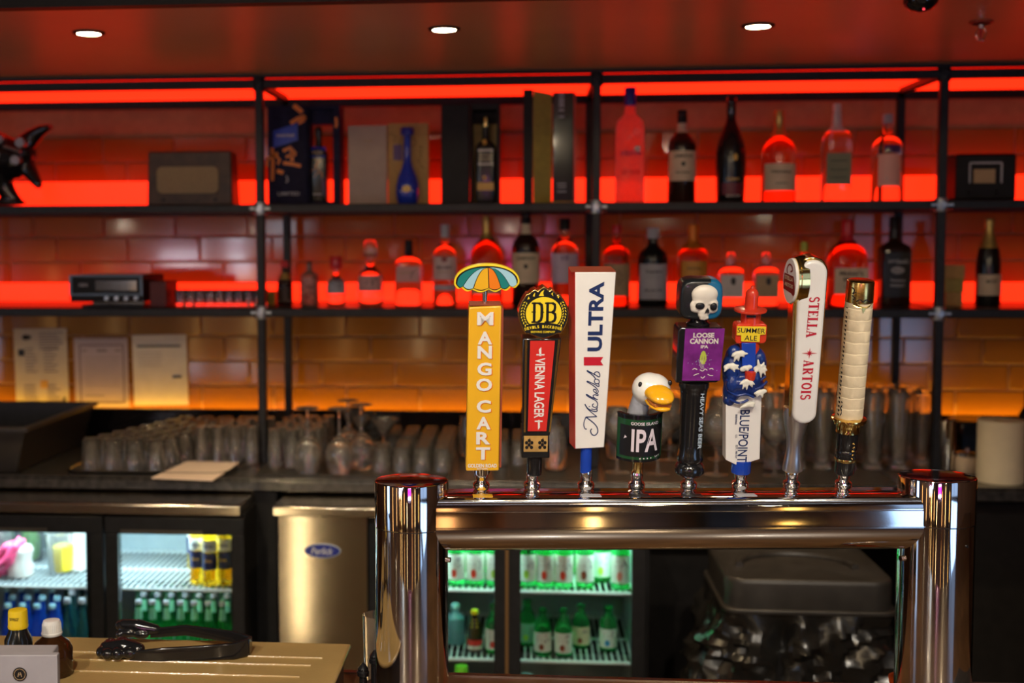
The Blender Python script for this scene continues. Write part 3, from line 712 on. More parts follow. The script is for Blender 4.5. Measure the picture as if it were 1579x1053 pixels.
# tall gold and black open box
cx, w, z1 = dims(807, 888, 138, 3.70); hh = z1 - ZS1; k_ = w/81
t = thing('tall_gift_box', 'tall open gift box with gold inside and a black bottle sleeve', 'box', (cx, 3.70, ZS1))
MB().box(-w/2, -w/2+15*k_, .0, .012, 0, hh).build('lid_edge', M_black, t, bevel=.001)
MB().hexa([(-w/2+15.5*k_, 0, 0), (-w/2+44*k_, .02, 0), (-w/2+44*k_, .026, 0), (-w/2+15.5*k_, .006, 0),
           (-w/2+15.5*k_, 0, hh*.99), (-w/2+44*k_, .02, hh*.965), (-w/2+44*k_, .026, hh*.965), (-w/2+15.5*k_, .006, hh*.99)]).build('gold_lid', M_olive, t)
MB().box(-w/2+46*k_, w/2-3.2*k_, .01, .08, .008, hh*.975).build('black_sleeve', M_blackg, t, bevel=.002)
MB().box(-w/2+45*k_, w/2, .006, .085, 0, .008).build('base_tray', M_kraft, t)
MB().box(w/2-3*k_, w/2, .006, .08, .008, hh*.97).build('red_edge', M_redp, t)
g = MB(); mp = lambda u, v, o=0.: (-w/2 + (u-807)*k_, .0085 - o, hh - (v-138)*k_)
for v in (147, 153, 158, 163, 170, 180): g.strip([(862, v), (870, v)], 3.4, mp)
for v in (284, 289, 296): g.strip([(860, v), (874, v)], 2, mp)
g.build('print', M_greyl, t, smooth=0)

# black box with inset window at the right
xa_, xb_, hh = pxbox(1475, 1569, 237, 3.66, ZS1, .1); w = xb_ - xa_
t = thing('small_black_radio', 'black box with a framed display at the right end of the top shelf', 'box', ((xa_+xb_)/2, 3.66, ZS1))
MB().box(-w/2, w/2, 0, .16, 0, hh).build('case', M_black, t, bevel=.008)
mp = lambda u, v, o=0.: (-w/2 + (u-1475)*w/94, -.001 - o, hh - (v-237)*w/94)
g = MB(); 
for pts in (((1496,252),(1545,252)), ((1496,252),(1496,284)), ((1545,252),(1545,284))): g.strip(pts, 3, mp, .001)
g.build('display_frame', M_greyl, t, smooth=0)
MB().box(-w/2+27*w/94, -w/2+60*w/94, -.003, .002, hh-47*w/94, hh-25*w/94).build('display', M_tan, t)
for x in (23, 66): MB().cyl((-w/2+x*w/94, -.010, hh*.17), (-w/2+x*w/94, 0, hh*.17), .008).build('knob', M_black, t)

# ------------------------------------------------------------------ middle shelf
t = bottle('miniature_bottle', 'miniature dark amber bottle at the left of the middle shelf bottles', 439, 402, 23, YB, ZS2, 'mini', M_gbrown, M_redfoil, .15, neck=(.58, .72, M_goldfoil), labels=[(.08, .40, .9, M_radio)], texts=[('*bar', M_creamp, 0, .1, 1.5, .05)])
bottle('speckled_bottle', 'small smoky speckled bottle with dark stopper on the middle shelf', 477, 402, 27, YB, ZS2, 'short', mat('speckled_glass', (.30, .22, .17), .25, trans=.35, noise_amt=.7, noise_scale=90), M_radio, .18, .9, sq=3.)
bottle('sake_bottle', 'short clear bottle with round stopper and grey brush-character label', 518, 395, 29, YB, ZS2, 'deco', M_gclear, M_redfoil, .26, 2.3, labels=[(.24, .66*.8, .9, M_greyl)], texts=[('*brush', M_ink, .1, .45, 1, .2), ('*bar', M_ink, 0, .27, 1.6, .04)])
bottle('faceted_decanter', 'faceted clear whisky decanter with pink paper label and round stopper', 571, 370, 40, YB, ZS2, 'deco', M_gclear, M_glass, .26, 1.9, labels=[(.22, .46, .8, mat('pink_label', (.60, .32, .30), .6))], texts=[('*brush', M_ink, .25, .38, .6, .2), ('*bar', M_ink, -.2, .27, .8, .015)])
bottle('gin_bottle', 'clear square bottle with tall black cap and pink label', 630, 370, 41, YB, ZS2, 'short', M_gclear, M_black, .23, .95, sq=5., d=.8, labels=[(.36, .60, .85, mat('pink_label', (.60, .32, .30), .6))], texts=[('*brush', M_ink, .45, .50, .4, .16), ('*bar', M_tan, -.2, .5, .8, .02)])
bottle('rum_bottle', 'clear rum bottle with white cap, pale label and dark red disc', 686, 346, 36, YB, ZS2, 'std', M_gclear, M_greyl, .16, 1.1, labels=[(.32, .60, .95, mat('rose_label', (.62, .46, .44), .6)), (.19, .25, .95, M_greyl)], texts=[('*dot', M_darkred, 0, .57, .5, .07), ('BACARDI', M_ink, 0, .47, 1.3, .045), ('SUPERIOR', M_tan, 0, .41, 1.1, .022)])
bottle('cognac_bottle', 'brown cognac bottle with gold neck behind the umbrella tap handle', 750, 333, 50, YB, ZS2, 'cognac', M_gamber, M_goldfoil, .13, 1.05, labels=[(.13, .42, .8, M_cream)], neck=(.74, .92, M_goldfoil), texts=[('Hennessy', M_ink, 0, .33, 1.2, .05)])
bottle('whiskey_bottle', 'dark whiskey bottle with cream label behind the round yellow badge', 811, 326, 43, YB-.02, ZS2, 'std', M_gbrown, M_black, .14, 1., labels=[(.24, .56, .92, M_cream)], neck=(.76, .88, M_cream), texts=[('JAMESON', M_ink, 0, .50, 1.35, .045), ('*dot', M_ink, 0, .42, .3, .05)])
bottle('gin_bottle', 'clear gin bottle with black cap and lilac label beside the white tall tap handle', 871, 337, 42, YB, ZS2, 'std', M_gclear, M_black, .13, 1.1, labels=[(.26, .60, .9, mat('lilac_label', (.56, .44, .58), .6))], texts=[('10', mat('violet_ink', (.1, .05, .2), .5), 0, .55, .5, .06), ('*bar', M_ink, -.1, .44, 1., .02)])
bottle('tequila_bottle', 'clear bottle with tan label just right of the white tall tap handle', 951, 347, 42, YB, ZS2, 'short', M_gamber, M_redfoil, .10, 1.1, labels=[(.12, .52, .85, M_tan)], texts=[('*brush', M_ink, .1, .4, .8, .2)])
bottle('rum_bottle', 'black broad shouldered bottle with grey label and silver cap', 1007, 352, 46, YB, ZS2, 'std', M_gblack, M_greyl, .13, 1.2, labels=[(.08, .54, .80, M_greyl)], texts=[('Captain', M_ink, 0, .44, 1.1, .05), ('BLACK', M_ink, 0, .20, 1.2, .03)])
bottle('whiskey_bottle', 'bottle with orange foil crown and neck behind the skull tap handle', 1069, 346, 47, YB, ZS2, 'std', M_gamber, mat('orange_foil', (.75, .20, .02), .4, metal=.3), .10, 1.15, neck=(.70, .90, mat('orange_foil', (.75, .20, .02), .4, metal=.3)), labels=[(.28, .55, .7, mat('orange_label', (.62, .28, .04), .5))], texts=[('ROYAL', M_ink, 0, .46, .9, .035)])
for px, m, l in ((1127, M_creamp, 'small clear square bottle with pale label and black dot'), (1181, M_tan, 'small clear square bottle with tan label and black dot')):
    bottle('tequila_bottle', l, px, 389, 38, YB, ZS2, 'short', M_gclear, M_glass, .24, 1.3, sq=5., d=.8, labels=[(.16, .58, .92, m)], texts=[('*dot', M_ink, .1, .46, .42, .15)])
bottle('green_top_bottle', 'bottle with a green stopper hidden behind the white red-lettered tap handle', 1240, 373, 34, YB+.03, ZS2, 'short', M_gclear, M_hop, .15, 1.2)
bottle('bourbon_bottle', 'squat bourbon bottle with dripping red wax neck and cream label', 1307, 338, 60, YB, ZS2, 'cognac', M_gamber, M_redfoil, .18, 1.1, sq=3., neck=(.74, .90, M_redfoil), labels=[(.14, .44, .85, M_cream)], texts=[("Maker's", M_ink, 0, .38, 1.2, .05), ('Mark', M_ink, 0, .31, .8, .04), ('WHISKY', M_ink, 0, .22, .8, .02)])
bottle('whiskey_bottle', 'square black-labelled whiskey bottle with black cap right of the sword tap handle', 1380, 334, 46, YB, ZS2, 'jack', M_gbrown, M_black, .13, 1.1, sq=6., d=.9, labels=[(.10, .60, .88, M_ink)], neck=(.76, .86, M_ink), texts=[('Jack', M_greyl, -.4, .50, .5, .045), ("Daniel's", M_greyl, .3, .50, .8, .05), ('*dot', M_grey, 0, .40, .9, .08), ('No.7', M_ink, 0, .40, .6, .04), ('Tennessee', M_greyl, 0, .29, 1.0, .03), ('WHISKEY', M_greyl, 0, .23, 1.0, .03)])
bottle('champagne_bottle', 'dark champagne bottle with gold foil neck at the right of the middle shelf', 1526, 336, 38, YB, ZS2, 'champ', M_gblack, M_goldfoil, .10, 1.2, neck=(.66, .93, M_goldfoil), labels=[(.12, .36, .85, M_cream)], texts=[('MOET', M_ink, 0, .28, .9, .04), ('*bar', M_gold_print, 0, .19, 1.2, .02)])
bottle('pepper_sauce_bottle', 'tiny bottle beside the card boxes', 1497, 440, 9, YB, ZS2, 'beer', M_gbrown, M_redfoil, .12) if False else None
# stacked small boxes
zb_ = ZS2
for i, (a, b, y0, y1, l) in enumerate(((1453, 1479, 468, 448, 'bottom'), (1452, 1481, 448, 427, 'middle'), (1452, 1483, 427, 408, 'top'))):
    cx, w, z1 = dims(a, b, y1, YB); z1 = ZS2 + (3 - (2 - i) - 0) * .040
    o = MB().box(-w/2, w/2, -.03, .03, 0, .0395).build('card_box', M_kraft if i != 1 else M_olive, loc=(cx, YB, ZS2 + i*.040), bevel=.001)
    tag(o, f'small kraft card box, {l} of the stack of three beside the right post', 'box', 'stacked card boxes')
cx, w, z1 = dims(410, 424, 450, YB)
tag(MB().box(-w/2, w/2, -.03, .03, 0, z1-ZS2).build('card_box', M_olive, loc=(cx, YB+.03, ZS2), bevel=.001), 'small olive card box behind the left post on the middle shelf', 'box')

# cash register display unit
xa_, xb_, hh = pxbox(107, 220, 424, 3.66, ZS2, .1); w = xb_ - xa_; k_ = w/113
t = thing('stereo_unit', 'black retro stereo unit with four knobs, on the middle shelf', 'stereo', ((xa_+xb_)/2, 3.66, ZS2))
z0_ = hh - 40*k_
MB().hexa([(-w/2, 0, z0_), (w/2, 0, z0_), (w/2+.018, .16, z0_), (-w/2+.03, .16, z0_), (-w/2, 0, hh), (w/2, 0, hh), (w/2+.018, .16, hh), (-w/2+.03, .16, hh)]).build('case', M_black, t, bevel=.003)
f = MB(); f.box(-w/2, w/2, -.004, 0, hh-3*k_, hh); f.box(-w/2, w/2, -.004, 0, z0_+9*k_, z0_+12*k_); f.box(-w/2, -w/2+4*k_, -.004, 0, z0_+12*k_, hh-3*k_); f.box(w/2-4*k_, w/2, -.004, 0, z0_+12*k_, hh-3*k_)
f.build('front_frame', mat('blued_steel', (.10, .14, .18), .35, metal=.6), t)
MB().box(-w/2+40*k_, -w/2+104*k_, -.003, .001, z0_+16*k_, hh-8*k_).build('display', M_blackg, t, bevel=.001)
g = MB(); letters(g, 'HDX', flat(-.0035), -w/2+22*k_, z0_+25*k_, 14*k_, 5*k_, 0, .03); g.build('print', M_greyl, t, smooth=0)
for i in range(4): MB().cyl((-w/2+(58+15*i)*k_, -.010, z0_+5*k_), (-w/2+(58+15*i)*k_, 0, z0_+5*k_), 3*k_, 14).build('knob', M_fit, t)
MB().box(-w/2+32*k_, w/2-2*k_, .02, .14, .006, z0_).build('stand', M_blackg, t)
MB().box(-w/2+18*k_, w/2, .0, .15, 0, .006).build('base_plate', M_steel, t)
bx = MB().box(0, 25*k_, 0, .12, 0, 38*k_).build('red_box', mat('maroon_card', (.11, .012, .012), .5), loc=(xb_ + .021, 3.66, ZS2 + .0), bevel=.001)
tag(bx, 'maroon box standing against the right side of the stereo unit', 'box')
# shot glasses
def glass_mesh(name, prof_o, prof_i, n=26):
    # outer wall upwards, a rounded rim, inner wall downwards; the foot edge is rounded too
    (r0, h0), (r1, h1) = prof_o[0], prof_o[-1]
    ri = prof_i[-1][0]; t_ = (r1 - ri) / 2; rm = ri + t_
    e = min(.0022, r0 * .2)
    foot = [(r0 - e*1.6, .0012), (r0 - e, .0002), (r0, e*.5)] + ([(prof_o[1][0], max(prof_o[1][1], e*1.2))] if len(prof_o) > 2 else [])
    rim = [(rm + t_*1.25*math.cos(R_(a)), h1 - t_*1.2 + t_*1.3*math.sin(R_(a))) for a in (0, 35, 70, 110, 145, 180)]
    mid = prof_o[2:-1] if len(prof_o) > 2 else []
    inner = prof_i[:-1]
    mb = MB(); mb.lathe(foot + [p for p in mid if p[1] > foot[-1][1]] + rim + inner[::-1], n, capb=True, capt=True)
    return mb.mesh(name, M_glass, 60)
shot = glass_mesh('shot_glass', [(.016, 0), (.019, .048)], [(.012, .010), (.0175, .048)])
for i in range(9):
    for j in range(2):
        p = P(279 + i*15, 470, 3.70 + j*.045)
        o = inst(shot, 'shot_glass', None, (p.x + j*.01, p.y, ZS2))
        tag(o, 'small clear shot glass on the middle shelf, %s row, %s' % (('front', 'rear')[j], ('leftmost', 'second from left', 'third from left', 'fourth from left', 'middle one', 'fourth from right', 'third from right', 'second from right', 'rightmost')[i]), 'glass', 'shot glasses on the middle shelf')
# ------------------------------------------------------------------ papers on the wall
def sheet(label, x0, x1, y0, y1, m, prints, tilt=0.):
    Y = 4.10
    a = P((x0+x1)/2, (y0+y1)/2, Y); s = mpp((x0+x1)/2, Y)
    w, h = (x1-x0)*s, (y1-y0)*s
    t = thing('paper_notice', label, 'paper', a, (0, R_(tilt), 0))
    MB().box(-w/2, w/2, 0, .0012, -h/2, h/2).build('sheet', m, t)
    mp = lambda u, v, o=0.: ((u-(x0+x1)/2)*s, -.0010 - o, ((y0+y1)/2 - v)*s)
    for i, (kind, mm) in enumerate(prints):
        g = MB()
        for q in kind:
            if q[0] == 'l': g.strip([(q[1], q[2]), (q[3], q[4])], q[5], mp)
            elif q[0] == 'd': g.strip([(q[1]-q[3], q[2]), (q[1]+q[3], q[2])], q[3]*2, mp)
        g.build('print', mm, t, smooth=0)
M_faint = mat('faint_print', (.22, .18, .20), .6)
ln = []
for i in range(7): ln.append(('l', 62, 514+i*4.2, 62+random.uniform(24, 38), 514+i*4.2, 1.6))
for i in range(8): ln += [('l', 40, 538+i*5, 40+random.uniform(12, 20), 538+i*5, 1.6), ('l', 68, 538+i*5, 68+random.uniform(14, 26), 538+i*5, 1.6)]
for i in range(6): ln += [('l', 36, 594+i*6, 36+random.uniform(16, 24), 594+i*6, 1.8), ('l', 72, 594+i*6, 72+random.uniform(12, 24), 594+i*6, 1.8)]
sheet('tall text-filled paper notice, leftmost of three on the wall', 23, 105, 508, 640, M_paper, [(ln, M_faint), ([('d', 34, 544, 5), ('d', 100, 625, 3), ('l', 98, 612, 100, 634, 4), ('d', 42, 521, 4), ('l', 36, 521, 50, 521, 5)], M_ink), ([('d', 68, 592, 6)], M_gold_print)], -.8)
bd = [('l', 124, 533, 191, 533, 1.6), ('l', 124, 620, 191, 620, 1.6), ('l', 124, 533, 124, 620, 1.6), ('l', 191, 533, 191, 620, 1.6)]
bt = [('l', 130, 609, 160, 609, 1.2), ('l', 150, 541, 166, 541, 3), ('l', 127, 541, 135, 541, 2), ('l', 178, 541, 188, 541, 2)] + [('l', 132, 552+i*6, 184, 552+i*6, .7) for i in range(8)]
sheet('bordered certificate paper, middle of three on the wall', 115, 198, 522, 627, M_paperp, [(bd, mat('plum_print', (.10, .05, .08), .6)), (bt, M_faint)], -.5)
sheet('plain white form with one bold bar, rightmost of three papers on the wall', 205, 289, 517, 624, M_whitem, [([('l', 212, 534, 280, 534, 3), ('l', 266, 581, 280, 581, 4)], M_ink), ([('l', 214, 544+i*5, 250, 544+i*5, .6) for i in range(5)], M_faint)], -1)

# ------------------------------------------------------------------ things on the counter
GY = lambda py: PZ(700, py, ZT).y
tumbler = glass_mesh('tumbler', [(.022, 0), (.0245, .002), (.029, .088), (.029, .090)], [(.0215, .008), (.0273, .090)])
pint = glass_mesh('highball', [(.016, 0), (.018, .002), (.0215, .113), (.0215, .115)], [(.0155, .008), (.0202, .115)])
small = glass_mesh('small_glass', [(.019, 0), (.021, .002), (.025, .070), (.025, .072)], [(.018, .007), (.0235, .072)])
pils = glass_mesh('pilsner_glass', [(.026, 0), (.027, .003), (.020, .010), (.018, .03), (.024, .12), (.029, .20), (.0285, .215)], [(.014, .022), (.0225, .12), (.0275, .20), (.0275, .215)])
wine = glass_mesh('wine_glass', [(.032, 0), (.033, .002), (.006, .006), (.0035, .012), (.0035, .075), (.012, .082), (.030, .10), (.038, .125), (.037, .15), (.029, .185)], [(.004, .086), (.028, .103), (.0363, .125), (.0355, .15), (.0278, .185)], 26)
mart = glass_mesh('coupe_glass', [(.030, 0), (.031, .002), (.006, .005), (.0035, .010), (.0035, .070), (.014, .080), (.044, .125)], [(.004, .078), (.0145, .083), (.0425, .125)], 26)
jar = glass_mesh('mug_jar', [(.027, 0), (.031, .006), (.032, .09), (.026, .105), (.027, .120)], [(.026, .01), (.0295, .09), (.024, .105), (.0245, .120)])

OCC = [(x_, YF, .024) for x_ in xs] + [(x_, YR, .024) for x_ in xs]
GR = {}
def free(x, y, r):
    if any(math.hypot(x-a, y-b) < r + c + .001 for a, b, c in OCC): return False
    OCC.append((x, y, r)); return True
def glasses(me, name, label, group, spots, z=ZT+.0035, flip=0, hh=0., cat='glass'):
    rad = max(math.hypot(v.co.x, v.co.y) for v in me.vertices)
    spots = [s_ for s_ in spots if free(s_[0], s_[1], rad)]
    ys_ = sorted(set(round(s_[1], 3) for s_ in spots)); od = ('front', 'second', 'third', 'fourth', 'fifth', 'sixth', 'seventh', 'rear')
    for x, y in spots:
        row = [s_[0] for s_ in sorted(spots) if round(s_[1], 3) == round(y, 3)]
        i_ = row.index(x); lb = label
        if len(spots) > 6 and len(ys_) < 9 and len(row) > 1:
            lb = label + f', {od[min(ys_.index(round(y, 3)), 7)]} row, ' + ('leftmost' if i_ == 0 else 'rightmost' if i_ == len(row)-1 else ('second', 'third', 'fourth', 'fifth', 'sixth', 'seventh')[i_-1] + ' from left')
        if lb == label and 1 < len(spots) < 13:
            rk = sorted(spots).index((x, y)); lb = label + ', ' + ('leftmost' if rk == 0 else 'rightmost' if rk == len(spots)-1 else ('second', 'third', 'fourth', 'fifth', 'sixth', 'seventh', 'eighth', 'ninth', 'tenth', 'eleventh')[rk-1] + ' from left')
        label_ = lb
        o = inst(me, name, None, (x, y, z + (hh if flip else 0)), (PI if flip else 0, 0, random.uniform(0, 6)))
        tag(o, label_, cat, group)
def mat_on(label, x0, x1, y0, y1, rot=0.):
    cx, cy = (x0+x1)/2, (y0+y1)/2
    o = MB(); o.prism(rrect(0, 0, x1-x0, y1-y0, .03), 0, .003)
    # laid flat: prism is in x-z, so turn it
    o.v = [(a, c, .003 - b) for a, b, c in o.v]
    o.f = [f[::-1] for f in o.f]
    return tag(o.build('bar_mat', M_mat, loc=(cx, cy, ZT + .0002), rot=(0, 0, rot)), label, 'mat')
# tray of tumblers running back from the front left
a = PZ(112, 742, ZT); b = PZ(232, 742, ZT); c = PZ(300, 664, ZT)
sp = []
uv = (b - a); nC = 4
for r in range(8):
    yy = 3.435 + r*.0635
    xl_ = a.x + r*.022
    for q_ in range(nC):
        sp.append((xl_ + q_*.0635, yy))
glasses(tumbler, 'tumbler', 'clear upside-down tumbler on the left tray', 'tumblers on the left tray', sp, ZT+.006, 1, .090)
xm = [s_[0] for s_ in sp]; 
t = thing('glass_tray', 'thin dark tray with raised rim under the block of tumblers', 'tray', ((min(xm)+max(xm))/2, 3.66, ZT))
w = max(xm)-min(xm)+.12
o = MB(); o.prism(rrect(0, 0, w, .58, .05), 0, .005); o.v = [(a_, c_, .0055 - b_) for a_, b_, c_ in o.v]; o.f = [f[::-1] for f in o.f]; o.build('tray_base', M_mat, t)
rr = rrect(0, 0, w, .58, .05); MB().tube([(u, v, .008) for u, v in rr] + [(rr[0][0], rr[0][1], .008)], .0045, 6).build('rim', M_blackg, t)
def grid_at(px0, px1, yfront, nx, ny, pitch, jx=.0):
    A = PZ(px0, yfront, ZT); B = PZ(px1, yfront, ZT)
    out = []
    for j in range(ny):
        for i in range(nx):
            x = A.x + (B.x - A.x) * (i/(nx-1) if nx > 1 else .5) + (j % 2)*jx
            y = A.y + j*pitch
            if y < 4.0: out.append((x, y))
    return out
mat_on('dark ribbed mat under the glasses at the left post', -1.05, -.80, 3.50, 3.96)
glasses(pint, 'highball_glass', 'clear highball glass left of the left post', 'highball glasses left of the post', grid_at(312, 390, 716, 4, 4, .060, .012), flip=1, hh=.115)
glasses(pint, 'highball_glass', 'clear highball glass right of the left post', 'highball glasses right of the post', grid_at(424, 478, 722, 3, 6, .055, .012), flip=1, hh=.115)
mat_on('dark rubber net mat under the stemware left of the tower', -.755, -.22, 3.40, 3.97)
glasses(wine, 'wine_glass', 'clear wine glass standing upside down near the counter edge', 'upside-down wine glasses', [(-.610, 3.43), (-.520, 3.425), (-.565, 3.51), (-.47, 3.51), (-.61, 3.60), (-.52, 3.60)], flip=1, hh=.185)
glasses(mart, 'coupe_glass', 'clear coupe glass behind the upside-down wine glasses', 'coupe glasses', [(-.60, 3.73), (-.50, 3.74), (-.42, 3.64), (-.55, 3.86)])
glasses(small, 'small_glass', 'small clear glass in the block left of the yellow handle', 'small glasses block', grid_at(588, 682, 728, 4, 8, .054), flip=1, hh=.072)
glasses(jar, 'mug_jar', 'clear jar glass standing beside the block of small glasses', 'jar glasses', [(PZ(700, 722, ZT).x, GY(722)), (PZ(716, 712, ZT).x + .01, GY(705)), (PZ(690, 700, ZT).x, GY(690))], cat='glass')
mat_on('short dark rubber net mat behind the yellow and red tap handles', -.05, .175, 3.365, 3.97)
mat_on('long dark rubber net mat behind the skull and sword tap handles', .215, .98, 3.365, 3.97)
glasses(small, 'small_glass', 'small clear glass between the yellow and white tap handles', 'small glasses behind the taps', grid_at(772, 800, 716, 2, 4, .06), flip=1, hh=.072)
glasses(jar, 'mug_jar', 'clear round jar glass between the red and white tap handles', 'jars behind the taps', [(PZ(x, 724, ZT).x, GY(724)) for x in (856, 884)] + [(PZ(x, 705, ZT).x, GY(705)) for x in (850, 872, 950)])
glasses(wine, 'wine_glass', 'clear upright wine glass behind the goose and skull tap handles', 'wine glasses behind the taps', [(PZ(x, y, ZT).x, GY(y)) for x, y in ((950, 728), (1012, 730), (1100, 730), (1188, 730), (1030, 708), (1105, 706), (1170, 706), (1190, 690), (1110, 690), (1030, 690), (960, 700))])
mat_on('dark net mat under the tall glasses at the right', 1.0, 1.30, 3.40, 3.97) if False else None
glasses(pils, 'pilsner_glass', 'tall clear pilsner glass at the right', 'tall pilsner glasses', grid_at(1190, 1420, 724, 7, 5, .066, .012))

# paper sheet lying on the counter
pa = [PZ(234, 742, ZT), PZ(328, 746, ZT), PZ(371, 718, ZT), PZ(290, 716, ZT)]
cx = sum(p.x for p in pa)/4; cy = sum(p.y for p in pa)/4
o = MB(); o.v = [(p.x-cx, p.y-cy, .0) for p in pa] + [(p.x-cx, p.y-cy, .003) for p in pa]
o.f = [(3,2,1,0),(4,5,6,7),(0,1,5,4),(1,2,6,5),(2,3,7,6),(3,0,4,7)]
tag(o.build('paper_sheet', mat('sheet_pink', (.70, .55, .45), .6, noise_amt=.04), loc=(cx, cy, ZT+.0075)), 'blank pale sheet lying flat on the counter beside the tumblers', 'paper')

# big black tub at the left end
A = PZ(-60, 742, ZT); B = PZ(118, 742, ZT)
xr_ = P(72, 665, 3.44).x; zt_ = P(40, 662, 3.40).z
t = thing('plastic_tub', 'large black open plastic tub at the left end of the counter', 'tub', (0, 0, 0))
x0_, x1_ = -1.98, P(30, 700, 3.40).x; y0_, y1_ = 3.36, 3.93; z0_, z1_ = ZT+.001, P(20, 658, 3.37).z
xt_ = x1_ + .035
mb = MB()
o4 = [(x0_+.04, y0_+.02), (x1_, y0_+.02), (x1_, y1_-.02), (x0_+.04, y1_-.02)]
t4 = [(x0_, y0_), (xt_, y0_), (xt_, y1_), (x0_, y1_)]
it4 = [(x0_+.012, y0_+.012), (xt_-.012, y0_+.012), (xt_-.012, y1_-.012), (x0_+.012, y1_-.012)]
ib4 = [(x0_+.05, y0_+.03), (x1_-.01, y0_+.03), (x1_-.01, y1_-.03), (x0_+.05, y1_-.03)]
vs = [(x, y, z0_) for x, y in o4] + [(x, y, z1_) for x, y in t4] + [(x, y, z1_) for x, y in it4] + [(x, y, z0_+.008) for x, y in ib4]
fs = [(3,2,1,0), (12,13,14,15)]
for b_ in (0, 4, 8):
    for i in range(4): fs.append((b_+i, b_+(i+1) % 4, b_+4+(i+1) % 4, b_+4+i))
mb.add(vs, fs).build('tub', M_darkbin, t, bevel=.004)
MB().box(x0_-.004, xt_+.010, y0_-.010, y0_-.001, z1_-.014, z1_).box(xt_+.001, xt_+.010, y0_-.001, y1_, z1_-.014, z1_).build('rim', M_darkbin, t, bevel=.002)

# right end: metal cup, jar, paper towel, black block
p = PZ(1459, 727, ZT)
t = thing('metal_cup', 'tall polished metal shaker cup behind the right tower column', 'cup', (p.x, p.y, ZT))
h_ = P(1459, 648, p.y).z - ZT
MB().lathe([(.018, 0), (.019, .003), (.026, h_), (.024, h_), (.017, .006)], 24, capt=True).build('cup', M_chrome, t)
p = PZ(1491, 728, ZT)
t = thing('glass_pot', 'small squat pot beside the metal shaker cup', 'pot', (p.x, p.y, ZT))
MB().lathe([(.030, 0), (.033, .006), (.033, .040), (.028, .046)], 22).build('pot', M_cream, t)
MB().lathe([(.031, .0465), (.031, .054), (.026, .057), (.004, .060)], 22).ball((0, 0, .064), .006).build('pot_lid', M_ferr, t)
p = PZ(1546, 744, ZT); s = mpp(1546, p.y); rr_ = 36*s
hh = P(1546, 649, p.y).z - ZT
t = thing('paper_towel_roll', 'white paper towel roll standing at the right end of the counter', 'towel', (p.x, p.y + .02, ZT))
ns = 44; vs = []
mb = MB(); mb.lathe([(rr_*.99, 0), (rr_, .004), (rr_, hh-.004), (rr_*.98, hh), (.022, hh), (.022, hh-.03)], ns, capt=False)
mb.build('roll', M_tissue, t, smooth=50)
MB().lathe([(.0215, .0), (.0215, hh-.002), (.019, hh-.002), (.019, .01)], 20, capb=False, capt=False).build('cardboard_core', M_kraft, t)
lv = [(rr_*1.01*math.cos(a), rr_*1.01*math.sin(a), z) for z in (.003, hh-.003) for a in [R_(-40 + 5*i) for i in range(9)]]
lv += [(rr_*1.10, .03, .003)]; lv2 = lv[:9] + [(rr_*1.13, .045, .003)] + lv[9:18] + [(rr_*1.13, .045, hh-.003)]
MB().add(lv2, [(i, i+1, 11+i, 10+i) for i in range(9)]).build('loose_sheet', M_tissue, t)
a = PZ(1500, 700, ZT)
tag(MB().box(-.045, .055, -.06, .06, 0, .105).build('black_dispenser', M_blackg, loc=(P(1494, 690, 3.90).x, 3.90, ZT+.0005), bevel=.006), 'black box dispenser against the tiles behind the small pot', 'box')
p = PZ(1590, 720, ZT)
t = thing('wine_bottle', 'dark bottle just showing at the right frame edge behind the towel roll', 'bottle', (P(1583, 700, 3.86).x, 3.86, ZT))
MB().lathe([(.03, 0), (.032, .01), (.032, .10), (.026, .125), (.012, .15), (.011, .19), (.013, .192), (.013, .20)], 20).build('glass_body', M_gblack, t)

